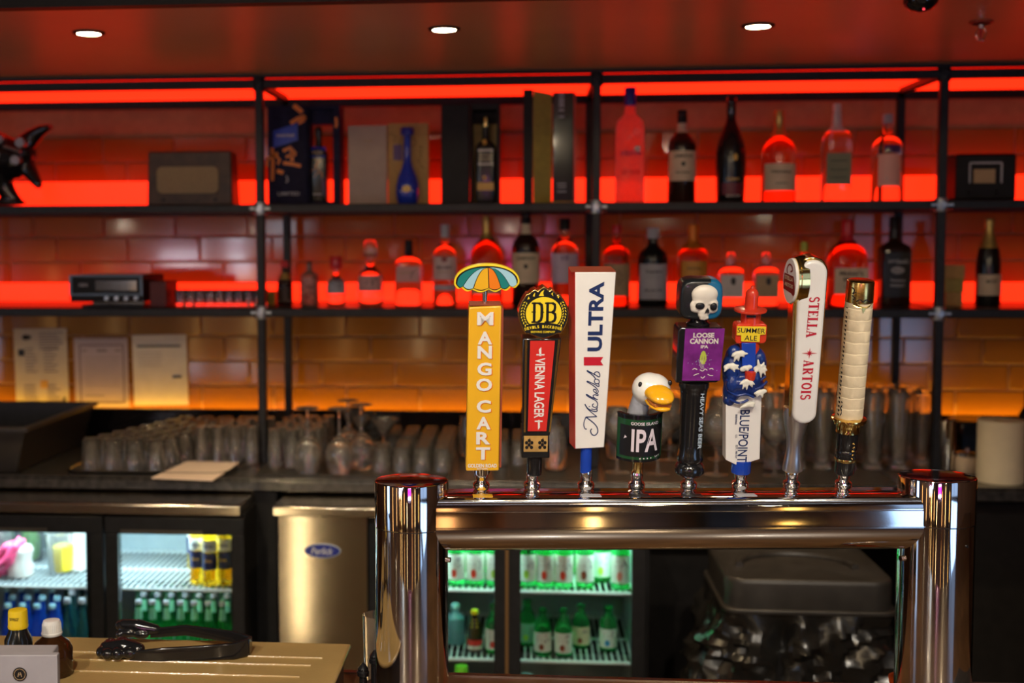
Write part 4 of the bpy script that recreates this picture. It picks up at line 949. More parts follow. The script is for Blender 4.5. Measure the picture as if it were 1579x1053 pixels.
# ------------------------------------------------------------------ refrigerators
def cooler(label, px0, px1, panes, ztop, lip=True, lipx=None):
    Yf, Yb, z0, z1 = 3.20, 3.66, .10, ztop
    X0, X1 = P(px0, 900, Yf).x, P(px1, 900, Yf).x
    t = thing('glass_door_fridge', label, 'fridge', (0, 0, 0))
    MB().box(X0, X1, Yf, Yb, z0, z0+.04).build('base', M_black, t, bevel=.002)
    MB().box(X0, X1, Yf, Yb, z1-.045, z1).build('top_panel', M_black, t, bevel=.002)
    MB().box(X0, X0+.03, Yf, Yb, z0+.04, z1-.045).build('side_panel', M_black, t)
    MB().box(X1-.03, X1, Yf, Yb, z0+.04, z1-.045).build('side_panel', M_black, t)
    MB().box(X0+.03, X1-.03, Yb-.03, Yb, z0+.04, z1-.045).build('back_panel', M_fridgein, t)
    MB().box(X0+.0305, X0+.034, Yf+.004, Yb-.031, z0+.041, z1-.046).box(X1-.034, X1-.0305, Yf+.004, Yb-.031, z0+.041, z1-.046).build('side_liner', M_fridgein, t)
    MB().box(X0+.035, X1-.035, Yf+.004, Yb-.031, z1-.050, z1-.0455).build('top_liner', M_fridgein, t)
    if lip:
        a, b = (X0-.01, X1+.02) if lipx is None else (P(lipx[0], 790, 3.17).x, P(lipx[1], 790, 3.17).x)
        mb = MB(); zl = z1 + .001
        mb.box(a, b, 3.165, Yb, zl, zl+.027)
        mb.build('steel_top', M_stain, t, bevel=.003)
    for (pa_, pb_) in panes:
        xa_, xb_ = P(pa_, 900, 3.165).x, P(pb_, 900, 3.165).x
        zt_, zb_ = P(300, 825, 3.165).z, z0+.09
        fw = .034
        d = MB(); 
        d.box(xa_-fw, xb_+fw, 3.165, 3.198, zt_, z1-.006); d.box(xa_-fw, xb_+fw, 3.165, 3.198, z0+.045, zb_)
        d.box(xa_-fw, xa_, 3.165, 3.198, zb_, zt_); d.box(xb_, xb_+fw, 3.165, 3.198, zb_, zt_)
        dr = d.build('door', M_black, t, bevel=.002)
        MB().box(xa_+.0005, xb_-.0005, 3.176, 3.181, zb_+.0005, zt_-.0005).build('pane', M_glassp, dr)
        MB().box(xa_+.01, xb_-(xb_-xa_)*.25, 3.1600, 3.1648, zt_+.005, zt_+.011).build('handle', mat('handle_bronze', (.10, .085, .07), .35, metal=.5), dr)
    return t, X0+.036, X1-.036
def wire_shelf(t, xa_, xb_, z, y0=3.222, y1=3.62, step=.0165):
    f = MB(); 
    for y in (y0, (y0+y1)/2, y1): f.cyl((xa_, y, z-.004), (xb_, y, z-.004), .0042, 6)
    f.cyl((xa_, y0-.004, z-.002), (xb_, y0-.004, z-.002), .005, 6)
    n = int((xb_-xa_)/step)
    for i in range(n+1):
        x = xa_ + .004 + (xb_-xa_-.008)*i/n
        f.cyl((x, y0-.006, z), (x, y1, z), .0026, 5)
    MB().box(xa_+.002, xb_-.002, y0+.10, y1-.002, z-.013, z-.009).build('light_baffle', M_black, t)  # opaque sheet added to keep the space below it dark
    return f.build('wire_shelf', M_wire, t, kind='stuff')
ZL = .873
t, fa, fb = cooler('black under-counter fridge with two lit glass doors at the left', -150, 379, [(-120, 140), (182, 357)], ZL - .028, True, (-160, 371))
zs_a = P(300, 908, 3.22).z
wire_shelf(t, fa, fb, zs_a); wire_shelf(t, fa, fb, .36)
MB().box(P(160, 900, 3.3).x-.012, P(160, 900, 3.3).x+.012, 3.201, 3.23, .15, .79).build('mullion', M_black, t)
for xx in (P(60, 900, 3.3).x, P(260, 900, 3.3).x):
    area('fridge_light', (xx, 3.26, .775), (xx, 3.45, .3), .30, .03, 2.2, (.62, .90, 1.0))
    area('fridge_light', (xx, 3.40, .785), (xx, 3.40, .3), .30, .05, 1.0, (.62, .90, 1.0))
ODN = ('leftmost', 'second from left', 'third from left', 'fourth from left', 'fifth from left', 'sixth from left', 'seventh from left')
# beers at the right of the left fridge, top shelf
lab_c = mat('beer_white_label', (.68, .66, .60), .5); lab_b = mat('beer_navy_label', (.015, .02, .08), .4)
bx = []
for j, (px, yy) in enumerate(((303, 3.27), (324, 3.25), (347, 3.265), (313, 3.35), (336, 3.34), (352, 3.37), (300, 3.42), (322, 3.43), (345, 3.44))):
    x = P(px, 860, yy).x
    if j == 0:
        b0 = bottle('beer_bottle', 'golden beer bottle with white and navy label in the lit left fridge', px, 770, 23, yy, zs_a+.003, 'beer', M_gyel, M_goldfoil, .04, 1.1, labels=[(.20, .40, .95, lab_b), (.41, .55, .95, lab_c)], texts=[('CORONA', M_navyink, 0, .48, 1.3, .04), ('Extra', M_gold_print, 0, .31, .8, .04)], group='golden beers in the left fridge'); b0['label'] = 'golden beer bottle in the left fridge, front row left'
    else: dup(b0, (x, yy, zs_a+.003), label='golden beer bottle in the left fridge, %s row %s' % (('front', 'second', 'rear')[j//3], ('left', 'middle', 'right')[j % 3]))
# lower shelf: green and blue bottles
g0 = None
for j in range(4):
    for i in range(7):
        yy = 3.26 + j*.075; x = P(214 + i*21.5 + (j % 2)*8, 950, yy).x
        if x > fb - .02: continue
        if g0 is None:
            g0 = bottle('green_beer_bottle', 'green bottle with pale cap in the left fridge, front row, leftmost', 214, 925, 20, 3.26, .363, 'beer', M_ggreen, M_greyl, .05, 1.15, labels=[(.25, .50, .95, mat('green_pale_label', (.35, .5, .38), .5)), (.78, .92, .9, mat('mint_foil', (.2, .55, .35), .4))], group='green bottles in the left fridge')
        else: dup(g0, (x, yy, .363), label='green bottle with pale cap in the left fridge, %s row, %s' % (('front', 'second', 'third', 'rear')[j], ODN[i]))
g0 = None
for j in range(3):
    for i in range(6):
        yy = 3.26 + j*.08; px = 12 + i*23 + (j % 2)*8; x = P(px, 950, yy).x
        blue = i < 4
        if x > P(140, 950, yy).x - .01: continue
        if i == 0 and j == 0:
            g0 = bottle('blue_bottle', 'blue water bottle in the left fridge, front row, leftmost', 12, 930, 22, 3.26, .363, 'beer', mat('blue_glass', (.03, .16, .85), .05, trans=.75, ior=1.36), M_ltblue, .06, 1.1, group='blue bottles in the left fridge')
        elif i == 4 and j == 0:
            g1 = bottle('dark_green_bottle', 'dark teal bottle in the left fridge, front row, fifth from left', px, 922, 22, yy, .363, 'beer', mat('teal_glass', (.04, .22, .22), .05, trans=.8, ior=1.36), M_greyl, .06, 1.1, group='dark teal bottles in the left fridge')
        else: dup(g0 if blue else g1, (x, yy, .363), label='%s in the left fridge, %s row, %s' % ('blue water bottle' if blue else 'dark teal bottle', ('front', 'second', 'rear')[j], ODN[i]))
# pink wrapped pot and plastic cups on the top shelf, left door
zz = zs_a + .003
p = P(32, 880, 3.30)
t = thing('wrapped_jar', 'white jar wrapped in crumpled pink plastic in the lit left fridge', 'jar', (p.x, 3.30, zz))
MB().lathe([(.028, 0), (.034, .004), (.036, .03), (.030, .045), (.033, .06), (.036, .075), (.030, .085)], 24).build('jar', M_creamp, t)
pk = mat('pink_wrap', (.62, .06, .16), .3, trans=.2, noise_amt=.4, noise_scale=60)
blob('wrap', [('c', [(-.06, -.02, .015), (-.02, -.035, .05), (0, -.03, .09)], [.018, .016, .012]), ('c', [(-.075, 0, .03), (-.03, -.02, .085), (.012, -.01, .10)], [.016, .014, .010]), ('c', [(0, -.02, .09), (.005, -.02, .115)], [.010, .004]), ('b', (-.06, 0, .012), (.035, .03, .012))], pk, .004, t, 2)
cup = glass_mesh('plastic_cup', [(.026, 0), (.028, .002), (.038, .115), (.040, .118)], [(.026, .006), (.0365, .116)])
for px, yy, l in ((4, 3.42, 'far left'), (92, 3.34, 'middle'), (50, 3.47, 'rear')):
    x = P(px, 880, yy).x
    o = inst(cup, 'plastic_cup', None, (x, yy, zz)); tag(o, f'clear plastic cup in the lit left fridge, the {l} one', 'cup')
x = P(97, 880, 3.34).x
tag(MB().lathe([(.020, 0), (.024, .006), (.029, .07), (.02, .075)], 16).build('lemon_wedge', M_lemon, loc=(x + .003, 3.34, zz+.0075)), 'yellow lemon filling inside the middle plastic cup', 'fruit')
x = P(48, 880, 3.47).x
tag(MB().lathe([(.018, 0), (.024, .01), (.030, .06), (.02, .09)], 12).build('lime_pile', mat('lime_green', (.08, .26, .05), .5, noise_amt=.4, noise_scale=80), loc=(x, 3.47, zz+.0075)), 'dark green lime filling inside the rear plastic cup', 'fruit')
x = P(127, 880, 3.40).x
tag(MB().box(-.022, .022, -.05, .05, 0, .16).build('milk_carton', M_whitem, loc=(x, 3.40, zz+.001), bevel=.003), 'plain white carton at the right of the left fridge door', 'carton')

# right fridge, behind the tower
t, ra, rb = cooler('black fridge with green soju bottles seen under the tower crossbar', 612, 1001, [(645, 762), (803, 975)], ZL - .028, True, (600, 1005))
mx = P(782, 900, 3.20)
MB().box(mx.x-.004, mx.x+.004, 3.158, 3.1645, .15, .82).build('mullion_strip', mat('bronze_strip', (.30, .17, .07), .35, metal=.7), t)
zr1 = P(880, 912, 3.22).z; zr2 = P(880, 1019, 3.22).z
wire_shelf(t, ra, rb, zr1); wire_shelf(t, ra, rb, zr2)
for xx in (P(720, 900, 3.3).x, P(890, 900, 3.3).x):
    area('fridge_light', (xx, 3.245, .775), (xx, 3.42, .5), .22, .03, 2.0, (.62, 1.0, .88))
    area('fridge_light', (xx, 3.40, .785), (xx, 3.40, .3), .22, .05, .8, (.62, 1.0, .88))
lab_w = mat('soju_label', (.74, .74, .70), .5)
def soju(px, yy, z, ytop, dot, label, lm=lab_w, w=29, face=0.):
    return bottle('soju_bottle', label, px, ytop, w, yy, z, 'soju', M_ggreen, M_ggreen if z < .5 else M_ltblue, .07, 1.1, labels=[(.10, .52, .95, lm)],
                  texts=[('*dot', dot, -.15, .21, .55, .14), ('*brush', M_faint, .45, .42, .5, .2), ('*bar', mat('rose_ink', (.55, .1, .2), .5), .0, .44, .9, .02), ('*bar', M_faint, -.3, .36, .6, .012)], face=face)
red_d = mat('fruit_red', (.70, .05, .02), .4); grn_d = mat('fruit_green', (.35, .55, .05), .4); brn_d = mat('fruit_brown', (.25, .05, .02), .4); blu_d = mat('drop_blue', (.02, .25, .55), .4); pnk_d = mat('fruit_pink', (.75, .25, .2), .4)
names = [(703, 3.262, red_d, 'green soju bottle with red fruit mark, leftmost of the upper shelf'), (733, 3.262, red_d, 'green soju bottle with red fruit mark left of the fridge mullion, upper shelf'), (764, 3.262, grn_d, 'green soju bottle with green fruit mark half behind the mullion, upper shelf'),
         (814, 3.262, grn_d, 'green soju bottle with green fruit mark right of the mullion, upper shelf'), (841, 3.255, red_d, 'green soju bottle with red fruit mark, second right of the mullion, upper shelf'), (870, 3.255, red_d, 'green soju bottle with red fruit mark, third right of the mullion, upper shelf'),
         (902, 3.262, brn_d, 'green soju bottle turned aside, fourth right of the mullion, upper shelf'), (928, 3.32, grn_d, 'green soju bottle set back, fifth right of the mullion, upper shelf'), (957, 3.255, pnk_d, 'green soju bottle with pink fruit mark at the right end, upper shelf')]
for px, yy, d_, l in names: soju(px, yy, zr1+.003, 806, d_, l)
bk = None
for px in (718, 748, 830, 858, 888, 915, 945):
    for yy in (3.40, 3.48):
        if bk is None: bk = bottle('soju_bottle', 'plain green soju bottle on the upper shelf, first row behind, leftmost', px, 806, 28, yy, zr1+.003, 'soju', M_ggreen, M_ltblue, .07, 1.1, group='back row soju bottles')
        else: dup(bk, (P(px, 850, yy).x, yy, zr1+.003), label='plain green soju bottle on the upper shelf, %s row behind, %s' % ('first' if yy < 3.45 else 'second', ODN[(718, 748, 830, 858, 888, 915, 945).index(px)]))
for px, yy, ytop, d_, lm, l in ((762, 3.27, 932, red_d, lab_w, 'green soju bottle half hidden left of the mullion on the lower shelf'), (813, 3.34, 925, grn_d, mat('dim_label', (.2, .4, .32), .5), 'green soju bottle with dim label right of the mullion, lower shelf'),
                        (837, 3.262, 938, brn_d, lab_w, 'green soju bottle with brown fruit mark, lower shelf'), (869, 3.255, 938, brn_d, lab_w, 'green soju bottle with tilted label and brown mark, lower shelf'),
                        (896, 3.33, 932, brn_d, M_cream, 'green soju bottle with cream label set back, lower shelf'), (938, 3.31, 934, blu_d, lab_w, 'green soju bottle with blue drop mark at the right, lower shelf')):
    soju(px, yy, zr2+.003, ytop, d_, l, lm, 28)
bottle('sauce_bottle', 'slim bottle with stacked yellow caps and red label on the lower fridge shelf', 732, 940, 24, 3.28, zr2+.003, 'beer', M_amberglass, M_lemon, .10, 1.2, labels=[(.16, .30, .95, M_redp), (.05, .15, .95, M_creamp)], texts=[('*bar', M_lemon, 0, .62, .9, .03), ('*bar', M_lemon, 0, .70, .8, .03), ('*bar', M_lemon, 0, .78, .7, .03)])
bottle('plastic_bottle', 'pale blue-grey plastic bottle at the far left of the lower fridge shelf', 702, 930, 30, 3.34, zr2+.003, 'std', mat('milky_blue', (.25, .5, .62), .3, trans=.6), M_ltblue, .14, 1.2)
for px, yt, m, l, n_ in ((712, 1026, mat('lime_cap', (.25, .85, .05), .4), 'squeeze bottle with bright lime green cap at the bottom of the fridge', 'squeeze_bottle'), (812, 1039, M_ltblue, 'bottle with light blue cap at the bottom of the fridge', 'jar_bottle')):
    t = bottle(n_, l, px, yt, 42, 3.26, .142, 'mini', M_creamp, m, .14, 1.25)

# ice machine
Yf = 3.20; X0, X1 = P(430, 900, Yf).x, P(566, 900, Yf).x
t = thing('ice_machine', 'brushed stainless under-counter ice machine with blue oval badge', 'machine', (0, 0, 0))
dm = MB(); nn_ = 16; pp_ = [(X0 + (X1-X0)*i/nn_, Yf + .004*(2*i/nn_-1)**2) for i in range(nn_+1)] + [(X1, 3.65), (X0, 3.65)]
dm.v = [(x, y, .10) for x, y in pp_] + [(x, y, ZL-.030) for x, y in pp_]; nn_ = len(pp_)
dm.f = [tuple(range(nn_-1, -1, -1)), tuple(range(nn_, 2*nn_))] + [(i, (i+1) % nn_, nn_+(i+1) % nn_, nn_+i) for i in range(nn_)]
dm.build('front_door', M_stain, t)
xb_ = P(594, 790, 3.175).x
MB().hexa([(X0-.010, 3.175, ZL-.028), (xb_, 3.175, ZL-.028), (xb_, 3.66, ZL-.028), (X0-.010, 3.66, ZL-.028), (X0-.010, 3.175, ZL-.003), (xb_, 3.175, ZL-.003), (xb_, 3.66, ZL), (X0-.010, 3.66, ZL)]).build('steel_top', M_stain, t, bevel=.003)
MB().box(X1+.001, P(583, 900, Yf).x, Yf+.02, 3.64, .10, ZL-.030).build('side_gap', M_black, t)
a = P(497.5, 849, Yf); s = mpp(497, Yf)
el = [(27*s*math.cos(q*PI/16), 10*s*math.sin(q*PI/16)) for q in range(32)]
bd_ = MB().prism(el, -.004, -.0005).build('badge', M_badge, t, loc=(a.x, Yf, a.z))
el2 = [(u*1.06, v*1.12) for u, v in el]; MB().prism(el2, -.0025, -.0004).build('badge_rim', M_fit, t, loc=(a.x, Yf, a.z))
g = MB(); letters(g, 'Perlick', flat(-.0045), 0, 0, 34*s, 11*s, 0, .02, 0, .18); g.build('badge_lettering', M_greyl, bd_, smooth=0)

# ------------------------------------------------------------------ waste bin under the counter
Yn = 2.93
A = P(1122, 893, Yn); B = P(1384, 893, Yn); s = mpp(1250, Yn)
cx = (A.x+B.x)/2; w = B.x-A.x; zl = A.z; dpt = .36; cyb = Yn + dpt/2
t = thing('waste_bin', 'black rectangular waste bin with a lid and liner bag under the counter', 'bin', (cx, cyb, 0))
def rring(w, d, r, z, n=6): return [(u, v, z) for u, v in rrect(0, 0, w, d, r, n)]
def loft(rings, capb=True, capt=True):
    mb = MB(); n = len(rings[0]); vs = [p for r in rings for p in r]; fs = []
    for i in range(len(rings)-1):
        for k in range(n): fs.append((i*n+k, i*n+(k+1) % n, (i+1)*n+(k+1) % n, (i+1)*n+k))
    if capb: fs.append(tuple(range(n-1, -1, -1)))
    if capt: fs.append(tuple((len(rings)-1)*n+k for k in range(n)))
    return mb.add(vs, fs)
zr = P(1250, 945, Yn).z
loft([rring(w*.88, dpt*.86, .035, .02), rring(w*.98, dpt*.97, .04, zr-.10)]).build('bin_body', M_black, t)
loft([rring(w*1.045, dpt*1.04, .04, zr-.006), rring(w*1.045, dpt*1.04, .04, zr+.006)]).build('rim', M_darkbin, t, bevel=.003)
loft([rring(w*.995, dpt, .05, zr+.0065), rring(w, dpt, .05, zl-.012), rring(w*.99, dpt*.99, .05, zl-.002), rring(w*.975, dpt*.97, .045, zl), rring(w*.90, dpt*.86, .04, zl-.012)]).build('lid', M_darkbin, t, smooth=50)
ar = [(w*.36*math.cos(R_(a_)), dpt*.34*math.sin(R_(a_)) - .02, zl-.008) for a_ in range(0, 181, 10)]
MB().tube(ar, .009, 8).build('lid_ridge', M_darkbin, t)
# liner bag: pleated skirt under the rim
rings = []
nb = 120; bse0 = rrect(0, 0, w*1.02, dpt*1.0, .05, 6); bse0.append(bse0[0]); bse = []
for (a0_, b0_), (a1_, b1_) in zip(bse0, bse0[1:]):
    nn_ = max(1, int(math.hypot(a1_-a0_, b1_-b0_) / .008)); bse += [(a0_+(a1_-a0_)*q_/nn_, b0_+(b1_-b0_)*q_/nn_) for q_ in range(nn_)]
for j in range(26):
    f_ = j/25; z = zr - .004 - f_*.30; ring = []
    for i, (u, v) in enumerate(bse):
        th = math.atan2(v, u)
        fl = 1.02 + .10*f_ + (.26*min(1, f_*1.6) if u < -w*.2 else 0.)*(1-abs(v)/dpt)
        nz = noise.noise(Vector((u*16, v*16, z*7))) * .030 + abs(noise.noise(Vector((u*26+5, v*26, z*9)))) * .034 - abs(noise.noise(Vector((u*10+z*14, v*8, z*22-u*12)))) * .050
        k_ = fl + nz / max(.1, math.hypot(u, v)) * min(1, f_*4 + .15)
        ring.append((u*k_, v*k_, z + .012*math.sin(i*.9+j)*0))
    rings.append(ring)
loft(rings, False, False).build('liner_bag', M_bag, t, smooth=28)

# ------------------------------------------------------------------ the guest-side bar
ZB = .853
t = thing('front_bar', 'dark front bar carrying the chrome beer tower', 'counter', (0, 0, 0))
MB().box(-RX+.005, RX-.005, 1.05, 2.0, ZB-.04, ZB).build('bar_top', M_bartop, t, bevel=.004)
MB().box(-RX+.005, RX-.005, 1.25, 1.90, .005, ZB-.0405).build('bar_body', mat('bar_inner_panel', (.22, .155, .095), .4, noise_amt=.15, noise_scale=4), t)
_ws = mat('steel_streak_light', (.8, .7, .5), .4, emit=(1, .78, .46), es=16)
MB().box(-.945, -.915, 1.902, 1.91, .10, .79).build('light_strip', _ws, t)  # strip added to throw a bright streak on the ice machine
MB().box(-1.9, 1.2, 1.93, 1.945, ZB-.052, ZB-.041).build('light_strip', mat('aisle_fill_strip', (.8, .7, .5), .4, emit=(1, .70, .38), es=3), t)  # strip added to brighten the fridge fronts across the aisle
MB().box(-RX+.005, RX-.005, 1.992, 2.004, ZB-.006, ZB+.002).build('edge_strip', M_stain, t)
# condiment tray with lid
zL = .918
q4 = [PZ(518, 1056, zL), PZ(545, 993, zL), PZ(-80, 990, zL), PZ(-80, 1056, zL)]
x1f, x1b = PZ(514, 1060, zL), PZ(543, 992, zL)
yb, yf = x1b.y, 1.60
xr0 = x1b.x
t = thing('garnish_tray', 'amber-lit clear plastic garnish tray lid on the front bar', 'tray', (0, 0, 0))
xlft = -1.02
MB().box(xlft, xr0-.001, yf, yb, zL-.008, zL).build('lid', M_lid, t, bevel=.004, seg=3)
MB().box(xlft+.01, xr0-.012, yf+.01, yb-.01, ZB+.001, zL-.0085).build('box', mat('tray_box', (.045, .03, .02), .25, noise_amt=.2), t, bevel=.004)
yy = PZ(300, 1010, zL).y
for dy, a_, b_ in ((0, 108, 500), (-.035, 108, 488), (-.085, 90, 480)):
    xa_, xb_ = PZ(a_, 1010, zL).x, PZ(b_, 1010, zL).x
    MB().tube([(xa_, yy+dy, zL+.0002), (xb_, yy+dy, zL+.0002)], .0022, 6).build('lid_ridge', M_lid, t)
# tongs
tg = thing('tongs', 'black plastic serving tongs lying on the garnish tray lid', 'tongs', (0, 0, 0))
def flatbar(pts, wv, th):                     # ribbon standing on edge
    mb = MB(); n = len(pts)
    vs = []
    for i, (p, w_) in enumerate(zip(pts, wv)):
        a = pts[max(i-1, 0)]; b = pts[min(i+1, n-1)]
        d = Vector((b[0]-a[0], b[1]-a[1], 0)).normalized(); nrm = Vector((-d.y, d.x, 0)) * th/2
        p = Vector(p)
        for sg, hz in ((-1, 0), (1, 0), (1, w_), (-1, w_)): vs.append(p + nrm*sg + Vector((0, 0, hz)))
    fs = [(3, 2, 1, 0), tuple((n-1)*4+k for k in range(4))]
    for i in range(n-1):
        for k in range(4): fs.append((i*4+k, i*4+(k+1) % 4, (i+1)*4+(k+1) % 4, (i+1)*4+k))
    return mb.add(vs, fs)
TZ = zL + .001
def tp(px, py): p = PZ(px, py, TZ); return (p.x, p.y, TZ)
near = [tp(200, 1018), tp(250, 1019.5), tp(310, 1018), tp(360, 1016), tp(382, 1011)]
wf_ = [.014, .021, .023, .025, .027]
flatbar(near, wf_, .006).build('arm', M_blackg, tg, bevel=.0015)
B_ = tp(382, 1011); Fp = PZ(228, 990.5, TZ)
far = [B_, (B_[0]+.001, B_[1]+.018, TZ+.003), (B_[0]-.03, B_[1]+.030, TZ+.010), (Fp.x+.06, Fp.y+.01, TZ+.010), (Fp.x+.004, Fp.y, TZ+.008)]
flatbar(far, [.027, .022, .019, .017, .015], .006).build('arm', M_blackg, tg, bevel=.0015)
h0 = tp(180, 1014); 
blob('head', [('c', [(h0[0]+.035, h0[1], TZ+.014), (h0[0]+.01, h0[1]+.004, TZ+.015), (h0[0]-.018, h0[1]+.006, TZ+.013)], [.010, .0145, .011]),
              ('b', (h0[0]-.022, h0[1]-.004, TZ+.010), (.009, .011, .009)), ('b', (h0[0]-.010, h0[1]-.012, TZ+.010), (.010, .010, .009)), ('b', (h0[0]+.006, h0[1]-.014, TZ+.011), (.010, .010, .010)), ('b', (h0[0]-.014, h0[1]+.014, TZ+.016), (.012, .010, .010)), ('b', (h0[0]+.004, h0[1]+.017, TZ+.018), (.012, .010, .010)), ('b', (h0[0]+.024, h0[1]-.010, TZ+.011), (.012, .008, .009))], M_blackg, .0016, tg, 2)
h1 = (Fp.x-.018, Fp.y+.004, TZ+.020)
blob('head', [('c', [(h1[0]+.030, h1[1], h1[2]), (h1[0], h1[1], h1[2]+.004), (h1[0]-.022, h1[1], h1[2]+.006)], [.008, .0125, .010]), ('b', (h1[0]-.012, h1[1]-.008, h1[2]-.004), (.016, .007, .007)), ('b', (h1[0]+.008, h1[1]-.008, h1[2]-.006), (.014, .007, .007)), ('b', (h1[0]-.030, h1[1], h1[2]+.006), (.006, .009, .007)), ('b', (h1[0]-.026, h1[1]-.010, h1[2]-.006), (.007, .006, .006))], M_blackg, .0016, tg, 2)

# bitters bottles behind the card holder
def at_depth(px, py, d): return PD(px, py, d)
p = PD(28, 968, 1.80); s = 1.80/F
t = thing('bitters_bottle', 'dark bitters bottle with a bright yellow cap at the lower left', 'bottle', (p.x, p.y, zL+.0005), (0, 0, R_(5)))
h_ = p.z - zL
MB().lathe([(20*s, 0), (21*s, .004), (21*s, h_-18*s), (15*s, h_-6*s), (13.5*s, h_)], 24).build('glass_body', M_gblack, t)
g = MB(); letters(g, 'BITTERS', lambda u, v, o: (21.3*s*math.sin(u/(21*s)), -21.3*s*math.cos(u/(21*s)), v), 0, h_*.5, .022, .006, 0, .03); g.build('print', M_creamp, t, smooth=0)
MB().lathe([(15*s, h_), (15.6*s, h_+3*s), (15*s, h_+5*s), (14.6*s, h_+25*s), (13.8*s, h_+28*s), (12*s, h_+28.6*s)], 28).build('cap', mat('cap_yellow', (.72, .50, .01), .4, noise_amt=.05), t)
g = MB(); 
for k_, (v_, w_) in enumerate(((18, 16), (15.5, 14))): letters(g, ('AROMATIC', 'BITTERS')[k_], lambda u, v, o: (15.1*s*math.sin(u/(15*s)), -15.1*s*math.cos(u/(15*s)), v), -2*s, h_+v_*s, w_*s, 2*s, 0, .03)
g.build('cap_print', M_ink, t, smooth=0)
p = PD(80, 979, 1.86); s = 1.86/F
t = thing('bitters_bottle', 'brown bottle with a ribbed cream white cap at the lower left', 'bottle', (p.x, p.y, zL+.0005), (0, 0, R_(5)))
h_ = p.z - zL
MB().lathe([(30*s, 0), (31*s, .003), (31*s, h_-22*s), (26*s, h_-12*s), (17*s, h_-5*s), (14*s, h_-2*s), (13*s, h_)], 28).build('glass_body', M_amberglass, t)
MB().lathe([(15*s, h_), (16*s, h_+2*s), (16*s, h_+4*s), (14.5*s, h_+5*s), (13.6*s, h_+20*s), (12.4*s, h_+23*s), (10*s, h_+23.5*s)], 30).build('cap', M_white, t)
rb = MB()
for i in range(30):
    a_ = 2*PI*i/30; rb.tube([(14.6*s*math.cos(a_), 14.6*s*math.sin(a_), h_+6*s), (13.9*s*math.cos(a_), 13.9*s*math.sin(a_), h_+18*s)], .45*s, 4)
rb.build('cap_ribs', M_white, t, kind='stuff')
# grey card holder
p0 = PD(-40, 1010, 1.66); p1 = PD(88, 1010, 1.66); s = 1.66/F
t = thing('napkin_holder', 'pale grey card holder with a round dark emblem at the lower left corner', 'holder', (p1.x, p1.y, 0), (0, 0, R_(5)))
MB().box(-.125, 0, 0, .012, ZB+.001, p1.z).build('front_card', M_grey, t, bevel=.0012)
MB().box(-.125, -.012, .0125, .05, ZB+.001, p1.z-.002).build('box', M_grey, t, bevel=.002)
em = PD(30, 1040, 1.66); ex = -(88-30)*s; ez = em.z
g = MB(); g.poly([(ex+11*s*math.cos(a_*PI/12), ez+11*s*math.sin(a_*PI/12)) for a_ in range(24)], lambda u, v, o=0.: (u, -.0008, v)); g.build('emblem', M_ink, t, smooth=0)
g = MB(); mp = lambda u, v, o=0.: (ex+u*s, -.0012, ez+v*s)
g.strip(arc(0, 0, 8.5, 8.5, 0, 360, 24), .8, mp); g.strip([(-3, -4), (-1, 3)], 1.2, mp); g.strip([(3, -4), (1, 3)], 1.2, mp); g.strip([(-3, -1), (3, 0)], 1, mp)
g.build('emblem_lines', M_tan, t, smooth=0)
# glass beside the left column and pour spouts
p = PD(583, 1000, 1.98); s = 1.98/F
t = thing('highball_glass', 'tall clear glass partly behind the left tower column', 'glass', (p.x, p.y, ZB), (0, 0, 0))
zt_ = PD(583, 946, 1.98).z - ZB
MB().lathe([(20*s, 0), (21*s, .003), (23.5*s, zt_), (22.3*s, zt_), (19.5*s, .012)], 28).build('tumbler', M_glass, t)
for i, (px, py, l) in enumerate(((560, 1036, 'left'), (578, 1016, 'right'))):
    p = PD(px, py, 1.93); hh = p.z - ZB; s = 1.93/F
    o = MB().lathe([(6*s, 0), (6*s, hh-8*s), (9*s, hh-6*s), (9.5*s, hh), (8*s, hh+2*s), (8.5*s, hh+5*s), (6.5*s, hh+8*s), (4*s, hh+11*s), (1.5*s, hh+14*s)], 16).build('bar_muddler', M_blackg, loc=(p.x, p.y, ZB+.0005))
    tag(o, f'black ribbed muddler knob by the left column, the {l} of the pair', 'utensil', 'muddlers')
# orange coasters and dark mat right of the tower foot
p = PD(1372, 1043, 2.02)
t = thing('orange_sponge_roll', 'orange ribbed round dish beside the right tower column foot', 'dish', (0, 0, 0))
mb = MB(); cx_, cy_, s = p.x, 1.955, 2.0/F
prof = []
hz = PD(1372, 1036, 1.96).z - ZB
for i in range(9): prof += [((19 + i*.6)*s*1.02, hz*i/9), ((16.5 + i*.6)*s, hz*(i+.5)/9)]
prof += [(24*s, hz), (20*s, hz), (14*s, hz-.01)]
mb.lathe(prof, 32, (cx_, cy_, ZB+.0005)).build('dish', mat('orange_plastic', (.75, .13, .02), .3, noise_amt=.05), t, smooth=20)
o = MB(); p = PD(1545, 1030, 1.88); zt_ = p.z
xA, xB = PD(1506, 1030, 1.88).x, PD(1640, 1030, 1.88).x
tag(MB().box(xA, xB, 1.75, 1.96, ZB+.001, PZ(1545, 1028, .88).z).build('service_mat', M_darkbin, bevel=.008, seg=3), 'dark brown service block at the lower right corner', 'mat')
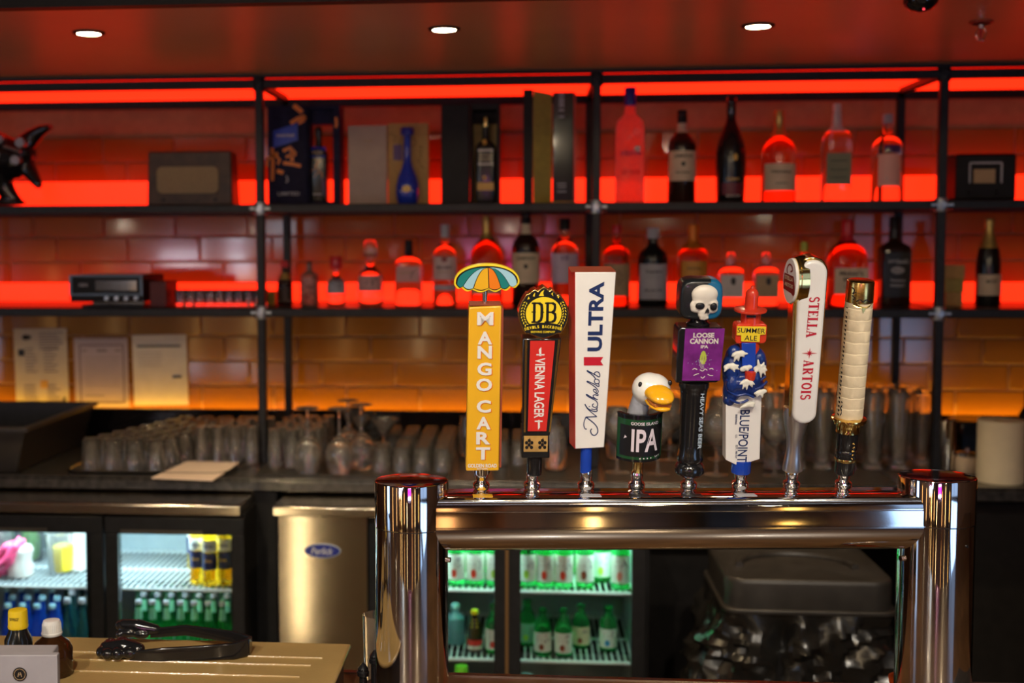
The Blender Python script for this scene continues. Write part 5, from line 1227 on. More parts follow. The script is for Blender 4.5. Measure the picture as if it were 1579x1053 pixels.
# ------------------------------------------------------------------ chrome beer tower
DT = 1.85; K = DT / F
o0 = PD(1040, 759, DT)
tw = thing('beer_tower', 'polished chrome bridge beer tower with two round columns and a crossbar', 'tower', (o0.x, o0.y, ZB), (0, 0, R_(YAW)))
vb = 0.; V0 = (o0.z - ZB) / K               # crossbar top above the bar, in px units
uL, uR = 634.5 - 1040, 1444.5 - 1040
dvL, dvR = 0., 2.
for u, dv in ((uL, -1.), (uR, 3.)):
    vs_ = V0 - 48 + dv
    MB().lathe([(66, 0), (66, 4), (60, 9), (56.4, 10), (56.4, vs_-1.2)], 72, (u, 0, 0)).build('column', M_chrome, tw, scale=K)
    MB().lathe([(55.2, vs_-1.5), (55.2, vs_+.3)], 64, (u, 0, 0), capb=False, capt=False).build('seam_ring', M_ink, tw, scale=K)
    MB().lathe([(56.6, vs_), (57, vs_+.6), (57, V0+19.5+dv), (56.6, V0+21+dv), (55.6, V0+21.8+dv), (52, V0+22.1+dv), (20, V0+22.6+dv)], 72, (u, 0, 0)).build('cap', M_chrome, tw, scale=K, smooth=30)
prof = [(-36, 0), (36, 0), (40.5, -3), (42, -8), (42.6, -17.0), (41.4, -18.0), (42.8, -19.0)]
prof = [(-36, 0), (-40.5, -3), (-42, -8)] + [(43.4*math.cos(R_(a)), -36 + 43.4*math.sin(R_(a))) for a in range(160, 388, 6)]
# front is negative depth: profile runs down the front, round the bottom and up the back
prof = [(-y, v) for y, v in []] or prof
bt = []
front = [(-34, 0), (-38.5, -2.2), (-41.2, -7), (-42.6, -13), (-43.0, -19.4), (-41.6, -20.2), (-43.2, -21.0)]
ring = [(43.4*math.cos(R_(a)), -45 + 43.4*math.sin(R_(a))) for a in range(174, 369, 5)]
back = [(43.2, -21), (42.6, -13), (41.2, -7), (38.5, -2.2), (34, 0)]
pr = front + ring + back
m_ = MB(); n = len(pr); xa_, xb_ = uL + 20, uR - 20
m_.v = [(x, y, V0 + v) for x in (xa_, xb_) for y, v in pr]
m_.f = [(i, n+i, n+(i+1) % n, (i+1) % n) for i in range(n)] + [tuple(range(n)), tuple(range(2*n-1, n-1, -1))]
bar = m_.build('crossbar', M_chrome, tw, scale=K, smooth=28)
for u, v in ((uR - 6 + 34, V0 - 74),):
    th = R_(-62); MB().cyl((uR + 56*math.cos(th), 56*math.sin(th), v), (uR + 58*math.cos(th), 58*math.sin(th), v), 2.2, 10).build('set_screw', M_ink, tw, scale=K)
for u, sg in ((uL, 1), (uR, -1)):
    MB().cyl((u + sg*54, -12, V0-101), (u + sg*59.5, -14, V0-101), 4.2, 12).build('bolt', M_ferr, tw, scale=K)
# coloured patches on the crossbar top, painted as reflections of the handles
for px, m in ((743, M_yellow), (908, M_greyl), (982, M_ink), (1144, M_greyl), (1062, M_ink)):
    MB().box(px-1040-15, px-1040+15, -33, -14, V0+.1, V0+.8).build('handle_reflection', m, tw, scale=K)

TILT = 10.8
def handle(name, label, px, dv=0.):
    b = Vector((o0.x, o0.y, o0.z)) + Matrix.Rotation(R_(YAW), 3, 'Z') @ Vector(((px-1040)*K, 0, dv*K))
    return thing(name, label, 'tap handle', b, (R_(TILT), 0, R_(YAW)), group='beer tap handles')
def ferrule(t, top=36, w=8.5, gold=False):
    MB().lathe([(12.5, 0), (12.5, 3), (9, 4.5), (9, 6), (12, 8), (13, 10), (13, 15), (11.5, 17), (9, 18), (7.6, 21), (9.2, 24), (w+1.2, 31), (w+1.2, top-4), (w, top)], 26).build('ferrule', M_gold if False else M_ferr, t, scale=K, smooth=30)
def fmap(y): return lambda u, v, o=0.: (u, y - o, v)

# 1 yellow board with umbrella
t = handle('tap_handle', 'bright yellow tap handle with white letters under a striped umbrella', 742)
ferrule(t, 40, 10)
MB().lathe([(13, 34), (13, 44)], 24).build('neck', M_ferr, t, scale=K)
tp_ = lambda v: 1.5 + (v - 40) * .0
MB().hexa([(-24.5, -13, 41), (26, -13, 41), (26, 13, 41), (-24.5, 13, 41), (-21.5, -13, 298), (26.5, -13, 300), (26.5, 13, 300), (-21.5, 13, 298)]).build('board', M_yellow, t, scale=K, bevel=.0022, seg=3)
MB().box(26.6, 29.5, -11, 11, 46, 296).build('side_strip', M_brownred, t, scale=K)
MB().box(-21, 26, -12, 12, 300.3, 301.6).build('top_edge', M_brownred, t, scale=K)
ys = (481, 510.5, 532.5, 558.5, 583, 617, 643.5, 667.5, 692)
wsM, wsO = MB(), MB()
for ch, y in zip('MANGOCART', ys):
    v = 762 - y; u = 1.2 + (v-40)*.006; w = 24 if ch in 'MO' else 21.5
    letters(wsO, ch, fmap(-13.5), u+1.6, v-1.3, w, 20, 0, .035, 0)
    letters(wsM, ch, fmap(-14.4), u, v, w, 20, 0, .035, 0)
wsO.build('letter_shadow', M_orange, t, scale=K, smooth=0); wsM.build('lettering', M_white, t, scale=K, smooth=0)
g = MB(); letters(g, 'GOLDEN ROAD', fmap(-13.8), .5, 50, 44, 6.2, 0, .03); letters(g, 'BREWING', fmap(-13.8), .5, 45, 16, 2.2, 0, .02); g.build('lettering', M_white, t, scale=K, smooth=0)
MB().cyl((2.5, 0, 300), (2.5, 0, 328), 3.8, 14).build('pole', M_ferr, t, scale=K)
U0 = 5.; VB = 324.
def sc_(u0, v0, u1, v1, dep=4., n=6):         # scallop between two hem points
    o = []
    for i in range(n+1):
        q_ = i/n; o.append((u0+(u1-u0)*q_, v0+(v1-v0)*q_ - dep*math.sin(PI*q_)))
    return o
hem = [(-46.5, 8.5), (-36, 4), (-20.5, 1.2), (3, 1.5), (21, 2), (34, 5), (45.5, 9.5)]
top = [(-46.5*math.cos(PI*i/20) , 8.5 + 27*math.sin(PI*i/20)**.85) for i in range(21)]
def outline(g_, e):
    pts = []
    for (a, b), (c, d_) in zip(hem, hem[1:]): pts += sc_(a, b, c, d_)[:-1]
    pts.append(hem[-1]); pts += [(u, v) for u, v in top[::-1]][1:-1]
    cx_, cy_ = 0, 18
    return [(U0 + cx_ + (u-cx_)*(1 + e/46), VB + cy_ + (v-cy_)*(1 + e/17)) for u, v in pts]
um = MB().prism(outline(0, 2.2), -7, 3).build('umbrella', M_lemon, t, scale=K, bevel=.0008)
MB().prism(outline(0, -.6), -7.8, -6.9).build('umbrella_outline', M_ink, um, scale=K)
apex = (1, 33.5)
cols = [M_teal, M_ltblue, M_yellow, M_orange, M_teal, M_ltblue]
def curve(h, n=8):                             # from apex to hem point, bulging outwards
    o = []
    for i in range(n+1):
        q_ = i/n; u = apex[0] + (h[0]-apex[0])*(q_**.62); v = apex[1] + (h[1]-apex[1])*(q_**1.35); o.append((u, v))
    return o
for i in range(6):
    L, Rr = curve(hem[i]), curve(hem[i+1])
    if i == 0: L = [(u*.97, v-1.5) for u, v in top[:11]][::-1]; L = [apex] + L[1:]
    if i == 5: Rr = [(u*.97, v-1.5) for u, v in top[::-1][:11]][::-1]; Rr = [apex] + Rr[1:]
    pts = L + sc_(L[-1][0], L[-1][1], Rr[-1][0], Rr[-1][1], 3.2)[1:-1] + Rr[::-1][:-1]
    cx_ = sum(p[0] for p in pts)/len(pts); cy_ = sum(p[1] for p in pts)/len(pts)
    pts = [(U0 + cx_+(u-cx_)*.91, VB + cy_+(v-cy_)*.93) for u, v in pts]
    MB().poly(pts, fmap(-8.1)).build('umbrella_gore', cols[i], um, scale=K, smooth=0)

# 2 round black and yellow badge over red panel
t = handle('tap_handle', 'black tap handle with round yellow badge over a red vertical panel', 820)
ferrule(t, 34, 8.5)
MB().lathe([(11, 31), (11.5, 33), (11.5, 72)], 24, (3, 0, 0)).build('neck', M_blackg, t, scale=K)
MB().hexa([(-18, -14, 62), (25, -14, 62), (25, 14, 62), (-18, 14, 62), (-18, -14, 97), (23, -14, 97), (23, 14, 97), (-18, 14, 97)]).build('lower_block', M_blackg, t, scale=K, bevel=.0015)
MB().hexa([(-18, -14, 97.5), (24, -14, 97.5), (24, 14, 97.5), (-18, 14, 97.5), (-19.5, -14, 250), (38, -14, 250), (38, 14, 250), (-19.5, 14, 250)]).build('body', M_blackg, t, scale=K, bevel=.0015)
MB().hexa([(-9.5, -16, 106), (18.5, -16, 106), (18.5, -13.9, 106), (-9.5, -13.9, 106), (-8.5, -16, 247), (28, -16, 247), (28, -13.9, 247), (-8.5, -13.9, 247)]).build('red_panel', M_redp, t, scale=K)
MB().box(-15, 21, -15.5, -14.1, 73, 98).build('hop_panel', M_wood, t, scale=K)
g = MB()
for cu in (-7, 13):
    for (du, dv_) in ((0, 0), (4, 3.5), (-4, 3.5), (3.6, -4), (-3.6, -4), (0, 7)):
        g.poly([(cu+du+2.5*math.cos(a*PI/6), 84+dv_+2.9*math.sin(a*PI/6)) for a in range(12)], fmap(-15.8))
    g.strip([(cu, 84), (cu+1, 95)], 1, fmap(-15.8))
g.build('hop_print', M_ink, t, scale=K, smooth=0)
for a, b, c_, d_ in ((-15.5, -12.5, -16, -12.6), (22.5, 25, 33, 36)):
    MB().hexa([(a, -15, 104), (b, -15, 104), (b, -13.9, 104), (a, -13.9, 104), (c_, -15, 249), (d_, -15, 249), (d_, -13.9, 249), (c_, -13.9, 249)]).build('gold_edge', M_gold, t, scale=K)
g = MB(); letters(g, 'VIENNA LAGER', fmap(-16.4), 6.8, 174, 94, 15, -90, .02)
g.poly([(5.6, 224), (8.4, 224), (8.0, 238), (4.5, 234)], fmap(-16.4)); g.poly([(5.4, 124), (8.2, 124), (8.6, 112), (5.8, 108)], fmap(-16.4))
g.strip([(1, 226), (13, 226)], 2, fmap(-16.4)); g.strip([(0.6, 122), (12.4, 122)], 2, fmap(-16.4))
g.build('lettering', M_white, t, scale=K, smooth=0)
# badge outline measured about its centre
bx = lambda x, y: ((x - 785*0 - 466)/10.03 + 10.5, 291 - (y - 460)/10.03)
ol = [(460,75),(500,100),(545,140),(580,115),(620,150),(660,200),(700,195),(745,260),(790,320),(820,390),(835,470),(830,560),(805,640),(765,725),(730,790),(690,785),(600,825),(465,870),(330,825),(235,785),(205,795),(165,725),(125,640),(98,560),(92,470),(105,390),(140,300),(175,240),(205,190),(240,185),(285,140),(330,115),(375,145),(415,100)]
ol = [bx(x, y) for x, y in ol]
cb = bx(462, 470)
bdg = MB().prism(ol, -16, 6).build('badge', M_gold, t, scale=K, bevel=.0006)
MB().prism([(cb[0]+(u-cb[0])*.955, cb[1]+(v-cb[1])*.955) for u, v in ol], -17, -15.9).build('badge_face', M_ink, bdg, scale=K)
g = MB()
# yellow disc cut by the lower band
cir = [(cb[0]+.3 + 26.3*math.cos(R_(a)), cb[1]-.8 + 25*math.sin(R_(a))) for a in range(-40, 221, 6)]
low = [(cb[0]+.3 + 26.3*math.cos(R_(220+0)) + (26.3*2*math.cos(R_(40)))*i/8, cb[1]-.8 - 16.1 + 2.4*math.sin(PI*i/8)) for i in range(1, 8)]
g.poly(cir + low, fmap(-17.2)); g.build('yellow_disc', M_lemon, bdg, scale=K, smooth=0)
g = MB(); yy = -17.6
def dq(x, y): return bx(x, y)
def st(pts, w): g.strip([dq(*p) for p in pts], w, fmap(yy))
st([(325,305),(325,612)], 3.9); st([(285,320),(400,318)], 2.4); st([(285,606),(395,606)], 2.4)
st([(395,318),(430,345),(437,400),(437,520),(425,575),(390,604)], 4.2)
st([(285,452),(350,452)], 1.6); st([(420,456),(470,456)], 1.4)
st([(520,305),(520,612)], 3.9); st([(480,320),(600,318)], 2.4); st([(480,606),(600,606)], 2.4); st([(520,455),(610,455)], 2.2)
st([(590,318),(625,340),(630,390),(620,435),(590,455)], 3.9); st([(590,455),(632,485),(638,540),(625,585),(590,604)], 4.0)
g.build('badge_letters', M_ink, bdg, scale=K, smooth=0)
g = MB(); yy = -17.5
for ch, a in zip('DEVILS BACKBONE', [-58 + i*8.3 for i in range(15)]):
    if ch == ' ': continue
    x = cb[0] + (a/58)*26.; v = cb[1] - 21.2 - 4.6*(1-math.cos(R_(a*1.15)))*-1*-1 - (-(abs(a)/58)**2*1.2)
    v = cb[1] - 20.5 - 3.5*(abs(a)/58)**2
    letters(g, ch, fmap(yy), x, v, 2.9, 4.4, -a*.35 if a else .01, .03)
letters(g, 'BREWING COMPANY', fmap(yy), cb[0], cb[1]-28.6, 36, 3.2, 0, .02)
for sx in (-1, 1):
    for i in range(9):
        a = R_(30 - i*8.2) 
        for rr2, da in ((32.6, .5), (29.0, -.5)):
            cx_ = cb[0] + sx*rr2*math.cos(a); cy_ = cb[1] + rr2*math.sin(a)*1.0
            d1 = a + PI/2 + da
            p1 = (cx_ + sx*1.9*math.cos(d1), cy_ + 1.9*math.sin(d1)); p2 = (cx_ - sx*1.9*math.cos(d1), cy_ - 1.9*math.sin(d1))
            g.strip([p1, (cx_, cy_), p2], [.3, 1.7, .3], fmap(yy))
for pts in ([(385,210),(420,150),(465,115),(450,165),(462,210)], [(300,215),(310,185),(333,160),(325,220)], [(568,180),(600,150),(590,180),(600,215)], [(652,220),(690,210),(680,250),(668,235)], [(220,262),(238,215),(255,255)]):
    g.poly([dq(*p) for p in pts], fmap(yy))
g.build('badge_print', M_lemon, bdg, scale=K, smooth=0)

# 3 tall white tapered handle with red side
t = handle('tap_handle', 'tall white tapered tap handle with red side and dark blue letters', 903)
ferrule(t, 38, 8)
MB().lathe([(8.5, 34), (8.8, 36), (8.8, 80)], 22, (-1, 0, 0)).build('neck', M_blue, t, scale=K)
X = lambda x, y: x - (903 + (762-y)*.036)     # photo column to distance from the leaning axis
a0, a1, b0, b1 = X(886, 686), X(930, 684), X(888, 411), X(948, 411)
V1, V2 = 76, 350
fr = MB().hexa([(a0, -12, V1), (a1, -12, V1+2), (a1-4, 16, V1+2), (a0-5, 16, V1), (b0, -12, V2), (b1, -12, V2), (b1-4, 16, V2+2), (b0-6, 16, V2+2)])
fr.build('body', M_white, t, scale=K, bevel=.001)
MB().hexa([(a0-.3, -12.2, V1), (a0+.2, -12.2, V1), (a0-5.0, 16, V1), (a0-5.6, 16, V1), (b0-.3, -12.2, V2), (b0+.2, -12.2, V2), (b0-6, 16, V2+2), (b0-6.6, 16, V2+2)]).build('red_side', M_redp, t, scale=K)
MB().hexa([(b0-6, -11.9, V2+.3), (b1+.2, -11.9, V2+.3), (b1-4, 16, V2+2.3), (b0-6, 16, V2+2.3), (b0-6, -11.9, V2+1), (b1+.2, -11.9, V2+1), (b1-4, 16, V2+3), (b0-6, 16, V2+3)]).build('top_edge', M_brownred, t, scale=K)
fy = -12.5
# letters follow the leaning centre line
def ufl(x, y): return (X(x, y), 762 - y)
def um_(u, v, o=0.): return (u, fy - o, v)
g = MB()
c = ufl(918, 479); letters(g, 'ULTRA', um_, c[0], c[1], 106, 22, 90, .035)
g.build('lettering', M_navyink, t, scale=K, smooth=0)
g = MB(); q_ = [ufl(*p) for p in ((900, 541), (929, 541), (925, 547.5), (929, 554), (900, 554))]; g.poly(q_, um_)
g.build('ribbon_mark', M_redink, t, scale=K, smooth=0)
# hand-drawn script, traced as pen strokes in photo columns
S6 = 6.575; sx_ = lambda x, y: ufl(875 + x/S6, 530 + y/S6)
def smoothpts(p, n=5):
    o = []
    for i in range(len(p)-1):
        p0 = p[max(i-1, 0)]; p1 = p[i]; p2 = p[i+1]; p3 = p[min(i+2, len(p)-1)]
        for j in range(n):
            s_ = j/n
            o.append(tuple(.5*((2*p1[k]) + (-p0[k]+p2[k])*s_ + (2*p0[k]-5*p1[k]+4*p2[k]-p3[k])*s_*s_ + (-p0[k]+3*p1[k]-3*p2[k]+p3[k])*s_**3) for k in (0, 1)))
    o.append(p[-1]); return o
g = MB()
pen = [([(190,815),(172,812),(160,780),(163,740),(180,690)], 1.4),
       ([(240,812),(226,835),(240,872),(270,882),(297,850),(292,800),(260,755),(220,720),(180,690)], 1.6),
       ([(180,690),(240,688),(290,686)], 1.7), ([(290,686),(240,645),(195,600),(172,556)], 1.3),
       ([(172,556),(200,600),(250,628),(285,632),(293,618),(280,600)], 1.6),
       ([(235,605),(265,612),(292,600),(296,585)], 1.4), ([(214,578),(217,584)], 2.0),
       ([(262,552),(248,560),(250,580),(275,590),(296,575),(298,550)], 1.4),
       ([(298,550),(280,520),(235,495),(195,470),(186,455),(200,460),(240,485),(300,510)], 1.4),
       ([(275,497),(255,480),(258,462),(280,460),(300,468),(303,455)], 1.4),
       ([(303,455),(280,440),(258,420),(262,402),(280,408),(285,430),(280,445),(298,440),(305,420)], 1.3),
       ([(305,420),(280,385),(235,350),(198,328),(196,318),(215,325),(270,352),(305,375),(312,365),(308,345)], 1.4),
       ([(308,345),(285,345),(268,330),(270,305),(292,298),(312,312),(314,335),(300,345)], 1.4),
       ([(280,300),(262,270),(230,240),(200,220),(198,210),(225,225),(270,250),(310,275),(320,260),(312,232),(290,222),(268,235),(265,255)], 1.5)]
for p, w in pen: g.strip([sx_(*q_) for q_ in smoothpts(p)], w, um_)
g.build('script_lettering', M_navyink, t, scale=K, smooth=0)

# 4 goose
t = handle('tap_handle', 'goose head tap handle with orange beak above a dark green curved badge', 981)
ferrule(t, 34, 8)
MB().lathe([(6.5, 30), (8, 34), (8, 59)], 20, (1, 0, 0)).build('stem', M_brassy, t, scale=K)
X = lambda x, y: x - (981 + (762-y)*.047)
n = 20; rad = 38.; vsF = []; cxb = X(985, 674)
def bmap(u, v, o=0.):                          # curved badge, bulging towards the viewer; sags at the middle
    a = u / rad; return (cxb + (rad+o)*math.sin(a), 12 - (rad+o)*math.cos(a), v)
def band(mb, u0, u1, v0, v1, o0, o1, sag=0.):
    vs = []
    for i in range(n+1):
        u = u0 + (u1-u0)*i/n; sg = -sag*math.cos(u/rad*1.2)
        vs += [bmap(u, v0+sg, o0), bmap(u, v1+sg, o0), bmap(u, v1+sg, o1), bmap(u, v0+sg, o1)]
    fs = [(0,1,2,3), (n*4+3, n*4+2, n*4+1, n*4)]
    for i in range(n):
        for k in range(4): fs.append((i*4+k, (i+1)*4+k, (i+1)*4+(k+1) % 4, i*4+(k+1) % 4))
    return mb.add(vs, fs)
HW = rad*math.asin(34/rad)
bd = band(MB(), -HW, HW, 59, 131, -4, 0, 0).build('badge', M_blackg, t, scale=K)
g = band(MB(), -HW+1.5, HW-1.5, 63, 126, 0, .5); g.build('green_border', M_green, bd, scale=K)
g = band(MB(), -HW+8, HW-6, 68, 117, .5, .9); g.build('dark_field', M_ink, bd, scale=K)
g = band(MB(), -HW, HW, 131, 134, -4, 1.5); g.build('top_rim', M_blackg, bd, scale=K)
g = MB(); bm = lambda u, v, o=0.: bmap(u, v, 1.3)
letters(g, 'IPA', bm, 6, 94, 42, 36, 0, .022); letters(g, 'GOOSE ISLAND', bm, 5, 120.5, 43, 4.8, 0, .02)
for i in range(4): g.poly([(-1.5+i*5.6+1.1*math.cos(a*PI/4), 65.5+1.1*math.sin(a*PI/4)) for a in range(8)], bm)
letters(g, 'beer co', bm, 27, 67.5, 9, 3, 12, .01); g.poly([(-27, 95), (-22, 98), (-25, 101)], bm)
g.build('lettering', mat('badge_white', (.70, .62, .68), .4), bd, scale=K, smooth=0)
hc = (X(1004, 597), 762-596)
gn = blob('neck', [('c', [(X(984, 640), 8, 118), (X(989, 615), 2, 150), (X(994, 600), 0, 162)], [17, 14, 13])], M_gneck, .0020, t, k=K)
blob('head', [('b', (hc[0]-3, -2, hc[1]+2), (26, 24, 25)), ('b', (hc[0]+4, -4, hc[1]+3), (25, 24, 23)), ('b', (hc[0]-8, 0, hc[1]-6), (19, 19, 18)), ('b', (hc[0]+16, -8, hc[1]-2), (12.5, 16, 16))], M_goose, .0020, t, k=K)
# beak: upper and lower mandible lofted forwards and to the right
def beak_loft(secs, name, m):
    rings = []
    for (cx_, cy_, cz_, rx, ry, rz) in secs:
        rings.append([(cx_ + rx*math.cos(a), cy_ - ry*0, cz_ + rz*math.sin(a)) for a in [2*PI*k_/20 for k_ in range(20)]])
    mb = MB(); nn = 20; vs = [p for r_ in rings for p in r_]; fs = [(tuple(range(nn)))]
    for i in range(len(rings)-1):
        for k_ in range(nn): fs.append((i*nn+k_, (i+1)*nn+k_, (i+1)*nn+(k_+1) % nn, i*nn+(k_+1) % nn))
    fs.append(tuple((len(rings)-1)*nn + nn-1-k_ for k_ in range(nn)))
    return mb.add(vs, fs).build(name, m, t, scale=K, smooth=70)
bc = hc[0] + 6
beak_loft([(bc-1, -20, hc[1]+2, 19.5, 0, 13.5), (bc+1, -27, hc[1]+2, 20, 0, 13), (bc+3, -35, hc[1]+1, 19.5, 0, 11.5), (bc+4, -44, hc[1]-1, 16.5, 0, 8), (bc+5, -49, hc[1]-3, 12, 0, 5), (bc+5, -51.5, hc[1]-4, 5, 0, 2)], 'upper_beak', M_beak)
beak_loft([(bc-2, -18, hc[1]-9, 17, 0, 8), (bc+1, -28, hc[1]-13, 17.5, 0, 6), (bc+3, -38, hc[1]-16, 14.5, 0, 4), (bc+5, -45, hc[1]-17, 10.5, 0, 3.4), (bc+5, -48, hc[1]-17, 5, 0, 2)], 'lower_beak', M_beak)
beak_loft([(bc, -22, hc[1]-8, 16.5, 0, 7.5), (bc+3, -34, hc[1]-10, 16.5, 0, 7), (bc+5, -43, hc[1]-12, 12.5, 0, 5)], 'mouth', M_mouth)
for ex, ez, ey in ((hc[0]-19, hc[1]+13, -16), (hc[0]+25.5, hc[1]+15, -14)):
    MB().ball((ex, ey, ez), (3.2, 3.2, 4.4), 14, 10).build('eye', M_blackg, t, scale=K)

# 5 skull
t = handle('tap_handle', 'black turned tap handle with a white skull block and purple label', 1061)
ferrule(t, 30, 9)
MB().lathe([(10, 28), (18, 30), (22, 34), (22.5, 42), (20, 47), (17, 50), (19.5, 54), (20, 60), (18, 66), (17, 80), (19.5, 160), (20.5, 168), (22.5, 172), (22.5, 180)], 36, capt=True).build('turned_grip', M_blackg, t, scale=K)
X = lambda x, y: x - (1061 + (762-y)*.052)
g = MB(); letters(g, 'HEAVY SEAS BEER', lambda u, v, o=0.: (u, -19.8 - (v-80)*.012, v), 9, 122, 88, 5.6, -90, .02); g.build('grip_lettering', mat('pale_blue_print', (.42, .52, .62), .5), t, scale=K, smooth=0)
ax, bx_ = X(1041, 540), X(1110, 540)
MB().prism([(ax, 182), (bx_-8, 182), (bx_-3, 186), (bx_, 262), (bx_-4, 267), (ax+3, 267), (ax, 262)], -18, 18).build('label_block', M_blackg, t, scale=K, bevel=.002, seg=3)
la, lb = ax+9, bx_-.8
lbp = MB().hexa([(la, -19.6, 186), (lb-3, -19.6, 186), (lb-3, -18, 186), (la, -18, 186), (la+1, -19.6, 266), (lb, -19.6, 266), (lb, -18, 266), (la+1, -18, 266)]).build('purple_label', M_purple, t, scale=K)
g = MB(); c = (la+lb)/2; fm_ = fmap(-19.9)
letters(g, 'LOOSE', fm_, c-1, 256, 31, 7.6, 0, .04); letters(g, 'CANNON', fm_, c, 247, 42, 8.4, 0, .04); letters(g, 'IPA', fm_, c+1, 238.5, 11, 5, 0, .03)
for pts in ([(-15, 203), (-12, 205), (-8, 203)], [(-4, 203), (0, 201), (4, 204), (7, 202)], [(10, 204), (14, 205), (16, 203)], [(-13, 194), (-9, 196), (-5, 197)], [(-2, 192), (1, 190), (4, 193)], [(8, 196), (12, 194), (16, 194)]):
    g.strip([(c+u, v) for u, v in smoothpts(pts)], 1.2, fm_)
for s_ in (-4, -2, 0): g.strip([(c+s_-1, 218), (c+s_, 210), (c+s_+2.5, 204)], .5, fm_)
g.build('label_lettering', M_creamp, lbp, scale=K, smooth=0)
g = MB()
for j in range(8):
    w_ = (2, 4, 5.5, 6, 5.5, 5, 3.5, 2)[j]
    for i in range(-1, 2):
        g.poly([(c+i*w_*.6+1.7*math.cos(a*PI/4), 214+j*2.4+1.5*math.sin(a*PI/4)-abs(i)) for a in range(8)], fmap(-19.8-.05*(i+1)-.02*j))
g.build('hop_print', M_hop, lbp, scale=K, smooth=0)
g = MB()
for j in range(30):
    cx_, cy_ = c+random.gauss(0, 9), 216+random.gauss(0, 8); g.poly([(cx_+.5*math.cos(a*PI/2), cy_+.5*math.sin(a*PI/2)) for a in range(4)], fmap(-19.85))
g.build('speck_print', M_ltblue, lbp, scale=K, smooth=0)
cs = X(1077, 476)
MB().lathe([(17, 267.5), (18, 270), (14, 273), (13, 276), (16, 279), (16, 281)], 28, (cs, 0, 0)).build('neck_ring', M_blackg, t, scale=K)
# rounded cube block
sc = (X(1077.5, 454), 309); bw, bh = 31.5, 30.5
def sup(cx_, cz_, a, b, p, n=40): return [(cx_ + a*math.copysign(abs(math.cos(2*PI*i/n))**(2/p), math.cos(2*PI*i/n)), cz_ + b*math.copysign(abs(math.sin(2*PI*i/n))**(2/p), math.sin(2*PI*i/n))) for i in range(n)]
blk = MB(); rr3 = []
for y, f_ in ((-20, .86), (-18.6, .93), (-15, .985), (-8, 1), (10, 1), (16, .97), (19, .90)):
    rr3.append([(u, y, v) for u, v in sup(sc[0], sc[1], bw*f_, bh*f_, 4.2)])
nn = 40; vs = [p for r_ in rr3 for p in r_]; fs = [tuple(range(nn))]
for i in range(len(rr3)-1):
    for k_ in range(nn): fs.append((i*nn+k_, (i+1)*nn+k_, (i+1)*nn+(k_+1) % nn, i*nn+(k_+1) % nn))
fs.append(tuple((len(rr3)-1)*nn + nn-1-k_ for k_ in range(nn)))
skb = blk.add(vs, fs).build('skull_block', mat('skull_block_black', (.010, .012, .014), .35, coat=.3, noise_amt=.2), t, scale=K, smooth=60)
# blue right edge painted on the block: a shell over its right third
vs = []; fs = []
ids = [i for i in range(-9, 10)]
for y, f_ in ((-20.3, .80), (-20.35, .865), (-18.8, .94), (-15, .995), (-8, 1.008), (10, 1.008), (16, .98)):
    for i in ids:
        a = 2*PI*i/nn; f2 = f_
        u = sc[0] + bw*f2*math.copysign(abs(math.cos(a))**(2/4.2), math.cos(a)); v = sc[1] + bh*f2*math.copysign(abs(math.sin(a))**(2/4.2), math.sin(a))
        if y == -20.3: u = sc[0] + 6 + 4*math.sin(a*2.0); v = sc[1] + bh*.8*(i/9)
        vs.append((u, y, v))
m2 = len(ids)
for j in range(6):
    for i in range(m2-1): fs.append((j*m2+i, (j+1)*m2+i, (j+1)*m2+i+1, j*m2+i+1))
MB().add(vs, fs).build('blue_side', M_skblue, skb, scale=K, smooth=60)
# skull relief
SQ = lambda x, y: (sc[0] + (x - 212)/5.69, sc[1] - (y - 228)/5.69)
def B(x, y, rx, rz, yy=-20, ry=8): u, v = SQ(x, y); return ('b', (u, yy, v), (rx, ry, rz))
blob('skull', [B(232, 175, 19.5, 14.5, -20, 9), B(232, 205, 18.5, 13, -20, 8), B(150, 270, 6.5, 8, -20, 5), B(300, 300, 8.5, 7, -20, 6), B(165, 295, 8.5, 7, -20, 5.5), B(318, 262, 5.5, 8, -20, 5),
               B(232, 320, 9.5, 8.5, -20, 6.5), B(228, 350, 8, 5.8, -20, 6), B(245, 290, 7, 9, -20, 6.5), B(240, 262, 5, 9, -20, 7.2), B(195, 240, 10, 4, -21, 7), B(290, 245, 10, 4, -21, 7), B(215, 378, 3.2, 3.2, -20, 5), B(238, 382, 2.6, 3, -20, 5), B(258, 374, 3, 3.4, -20, 5)], M_bone, .0012, skb, 3, k=K)
for (x, y, rx, rz) in ((190, 266, 6.8, 5.2), (303, 272, 5.2, 6.0)):
    u, v = SQ(x, y); MB().ball((u, -27.0, v), (rx, 2.6, rz), 20, 12).build('eye_socket', M_ink, skb, scale=K)
u, v = SQ(250, 308); MB().prism([(u-3.2, v-3.6), (u+.2, v-1.8), (u+2.8, v-4.0), (u+3.0, v+1), (u+.8, v+4.2), (u-1.4, v+1.5)], -28, -24).build('nose_socket', M_ink, skb, scale=K)

